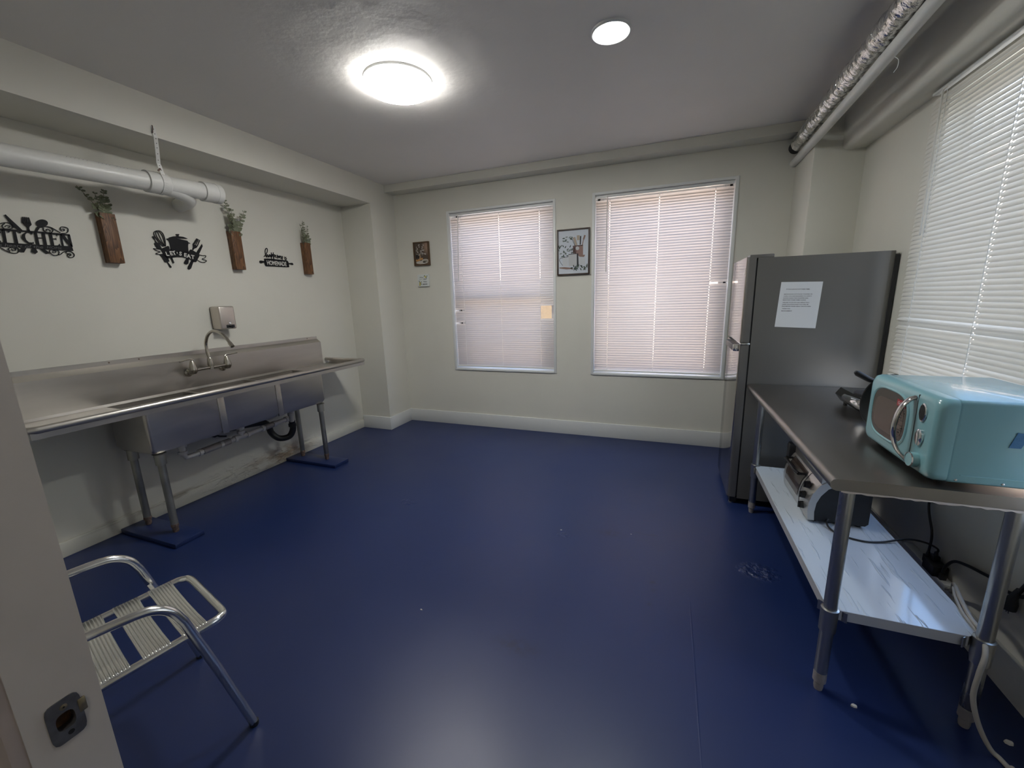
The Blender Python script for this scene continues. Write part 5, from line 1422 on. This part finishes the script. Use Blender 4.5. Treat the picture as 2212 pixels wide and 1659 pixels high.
MB().tube(smooth_path([(XR - 0.03, -2.037, 0.172), (XR - 0.045, -2.09, 0.20), (3.775, -2.18, 0.285), (3.715, -2.30, 0.340), (3.690, -2.38, SZ + 0.008), (3.668, -2.47, SZ + 0.008), (3.657, -2.540, SZ + 0.014), (3.640, -2.598, 0.318), (3.628, -2.612, 0.25), (3.628, -2.612, 0.16), (3.645, -2.628, 0.08), (3.672, -2.645, 0.020), (3.690, -2.665, 0.0075), (3.70, -2.73, 0.0075), (3.69, -2.85, 0.0075), (3.66, -3.0, 0.0075)], 8), 0.0070, 12).build('cable', m_cord_white, wc_)
MB().tube([(3.694, -2.69, 0.012), (3.70, -2.74, 0.012)], 0.012, 14).build('cable_joint', m_cord_white, wc_)
MB().tube(smooth_path([(XR - 0.035, -2.037, 0.168), (3.79, -2.16, 0.255), (3.712, -2.29, 0.336), (3.683, -2.36, SZ + 0.006), (3.66, -2.45, SZ + 0.006), (3.652, -2.535, SZ + 0.006)], 8), 0.004, 8).build('thin_strand', m_cord_white, wc_)

# ================================================================== CHAIR
ch = thing('cafe_chair', 'polished aluminium slatted armchair half hidden behind the door jamb', 'chair', (1.130, -3.295, 0.0), math.atan2(-0.25, 0.968))
tr_ = 0.0135
for s in (-1, 1):
    p = [(s * .250, 0.0, 0.004), (s * .2375, -0.065, 0.29), (s * .2275, -0.118, 0.50), (s * .2235, -0.140, 0.548), (s * .221, -0.172, 0.576), (s * .219, -0.215, 0.588), (s * .212, -0.32, 0.592), (s * .204, -0.44, 0.597), (s * .200, -0.495, 0.60)]
    b = MB().tube([p[0], p[1]] + smooth_path(p[2:], 6), tr_, 16)
    ar = b.build('front_leg_and_arm', m_alu, ch, local=True)
    MB().tube([(s * .2502, -0.001, 0.0), (s * .2495, 0.0, 0.016)], 0.0145, 14).build('foot_cap', m_black, ar, local=True)
    MB().tube(smooth_path([(s * .225, -0.60, 0.0), (s * .205, -0.52, 0.22), (s * .195, -0.46, 0.40), (s * .195, -0.475, 0.56), (s * .19, -0.53, 0.78), (s * .175, -0.545, 0.82), (s * .10, -0.55, 0.835), (0, -0.55, 0.838)], 6), tr_, 14).build('rear_leg', m_alu, ch, local=True)
    MB().tube([(s * .228, -0.105, 0.425), (s * .178, -0.100, 0.408)], 0.007, 10).build('seat_bracket', m_alu, ch, local=True)
def sz(y): return 0.414 + y * 0.028 * (1 if y < 0 else 0) - (0.0 if y > -0.3 else 0.0)
sp_ = [(-.180, -0.47, 0.400), (-.180, -0.30, 0.406), (-.180, -0.10, 0.412), (-.180, -0.040, 0.414), (-.172, -0.015, 0.413), (-.150, 0.0, 0.412), (-.05, 0.002, 0.411), (.05, 0.002, 0.411), (.150, 0.0, 0.412), (.172, -0.015, 0.413), (.180, -0.040, 0.414), (.180, -0.10, 0.412), (.180, -0.30, 0.406), (.180, -0.47, 0.400)]
MB().tube(smooth_path(sp_, 5), 0.0125, 14).build('seat_rail', m_alu, ch, local=True)
for k in range(5):
    yc_ = -0.086 - k * 0.096
    zc_ = 0.4125 + yc_ * 0.028 + 0.010
    b = MB()
    nr, wr = 8, 0.0086
    y_a = yc_ - nr * wr / 2
    prof = []
    for j in range(nr):
        for a in (180, 135, 90, 45):
            prof.append((y_a + (j + 0.5) * wr + wr / 2 * math.cos(R(a)), 0.0046 * math.sin(R(a))))
    prof.append((y_a + nr * wr, 0.0))
    secs = [(-.186, -0.004), (-.184, 0.001), (-.178, 0.003), (-.10, -0.002), (0, -0.005), (.10, -0.002), (.178, 0.003), (.184, 0.001), (.186, -0.004)]
    rings = []
    for x_, dz in secs:
        rings.append([(x_, y_, zc_ + dz + h_) for y_, h_ in prof] + [(x_, y_, zc_ + dz - 0.003) for y_, h_ in (prof[-1], prof[0])])
    b.grid(rings)
    b.build('seat_slat', m_alu, ch, local=True, angle=50)
for k in range(3):
    z_ = 0.60 + 0.085 * k
    y_ = -0.492 - 0.028 * k
    b = MB()
    rings = []
    for x_, dy in ((-.20, 0.010), (-.19, 0.016), (-.10, 0.004), (0, 0.0), (.10, 0.004), (.19, 0.016), (.20, 0.010)):
        rings.append([(x_, y_ + dy, z_), (x_, y_ + dy, z_ + 0.07), (x_, y_ + dy - 0.005, z_ + 0.07), (x_, y_ + dy - 0.005, z_)])
    b.grid(rings)
    b.build('back_slat', m_alu, ch, local=True, angle=50)

# ================================================================== CRUMBS
rr = random.Random(2)
for (x_, y_, s_, lab) in ((1.632, -2.704, 0.006, 'pale crumb on the blue floor to the right of the chair'), (2.101, -1.837, 0.0065, 'tiny white crumb on the open middle of the floor beside a paint drip'), (3.345, -2.600, 0.011, 'pale crumb beside the near left table foot'), (3.752, -2.585, 0.014, 'beige scrap on the floor near the right wall beside the white cord'), (2.52, -1.75, 0.003, 'speck on the floor before the refrigerator')):
    b = MB()
    v = [(x_ + s_ * math.cos(t) * rr.uniform(.7, 1.1), y_ + 0.6 * s_ * math.sin(t) * rr.uniform(.7, 1.1)) for t in [2 * PI * k / 7 for k in range(7)]]
    b.grid([[(p, q, 0.0) for p, q in v], [(p * .85 + x_ * .15, q * .85 + y_ * .15, s_ * .5) for p, q in v], [(p * .3 + x_ * .7, q * .3 + y_ * .7, s_ * .62) for p, q in v]])
    tag(b.build('crumb', m_crumb), lab, 'crumb')
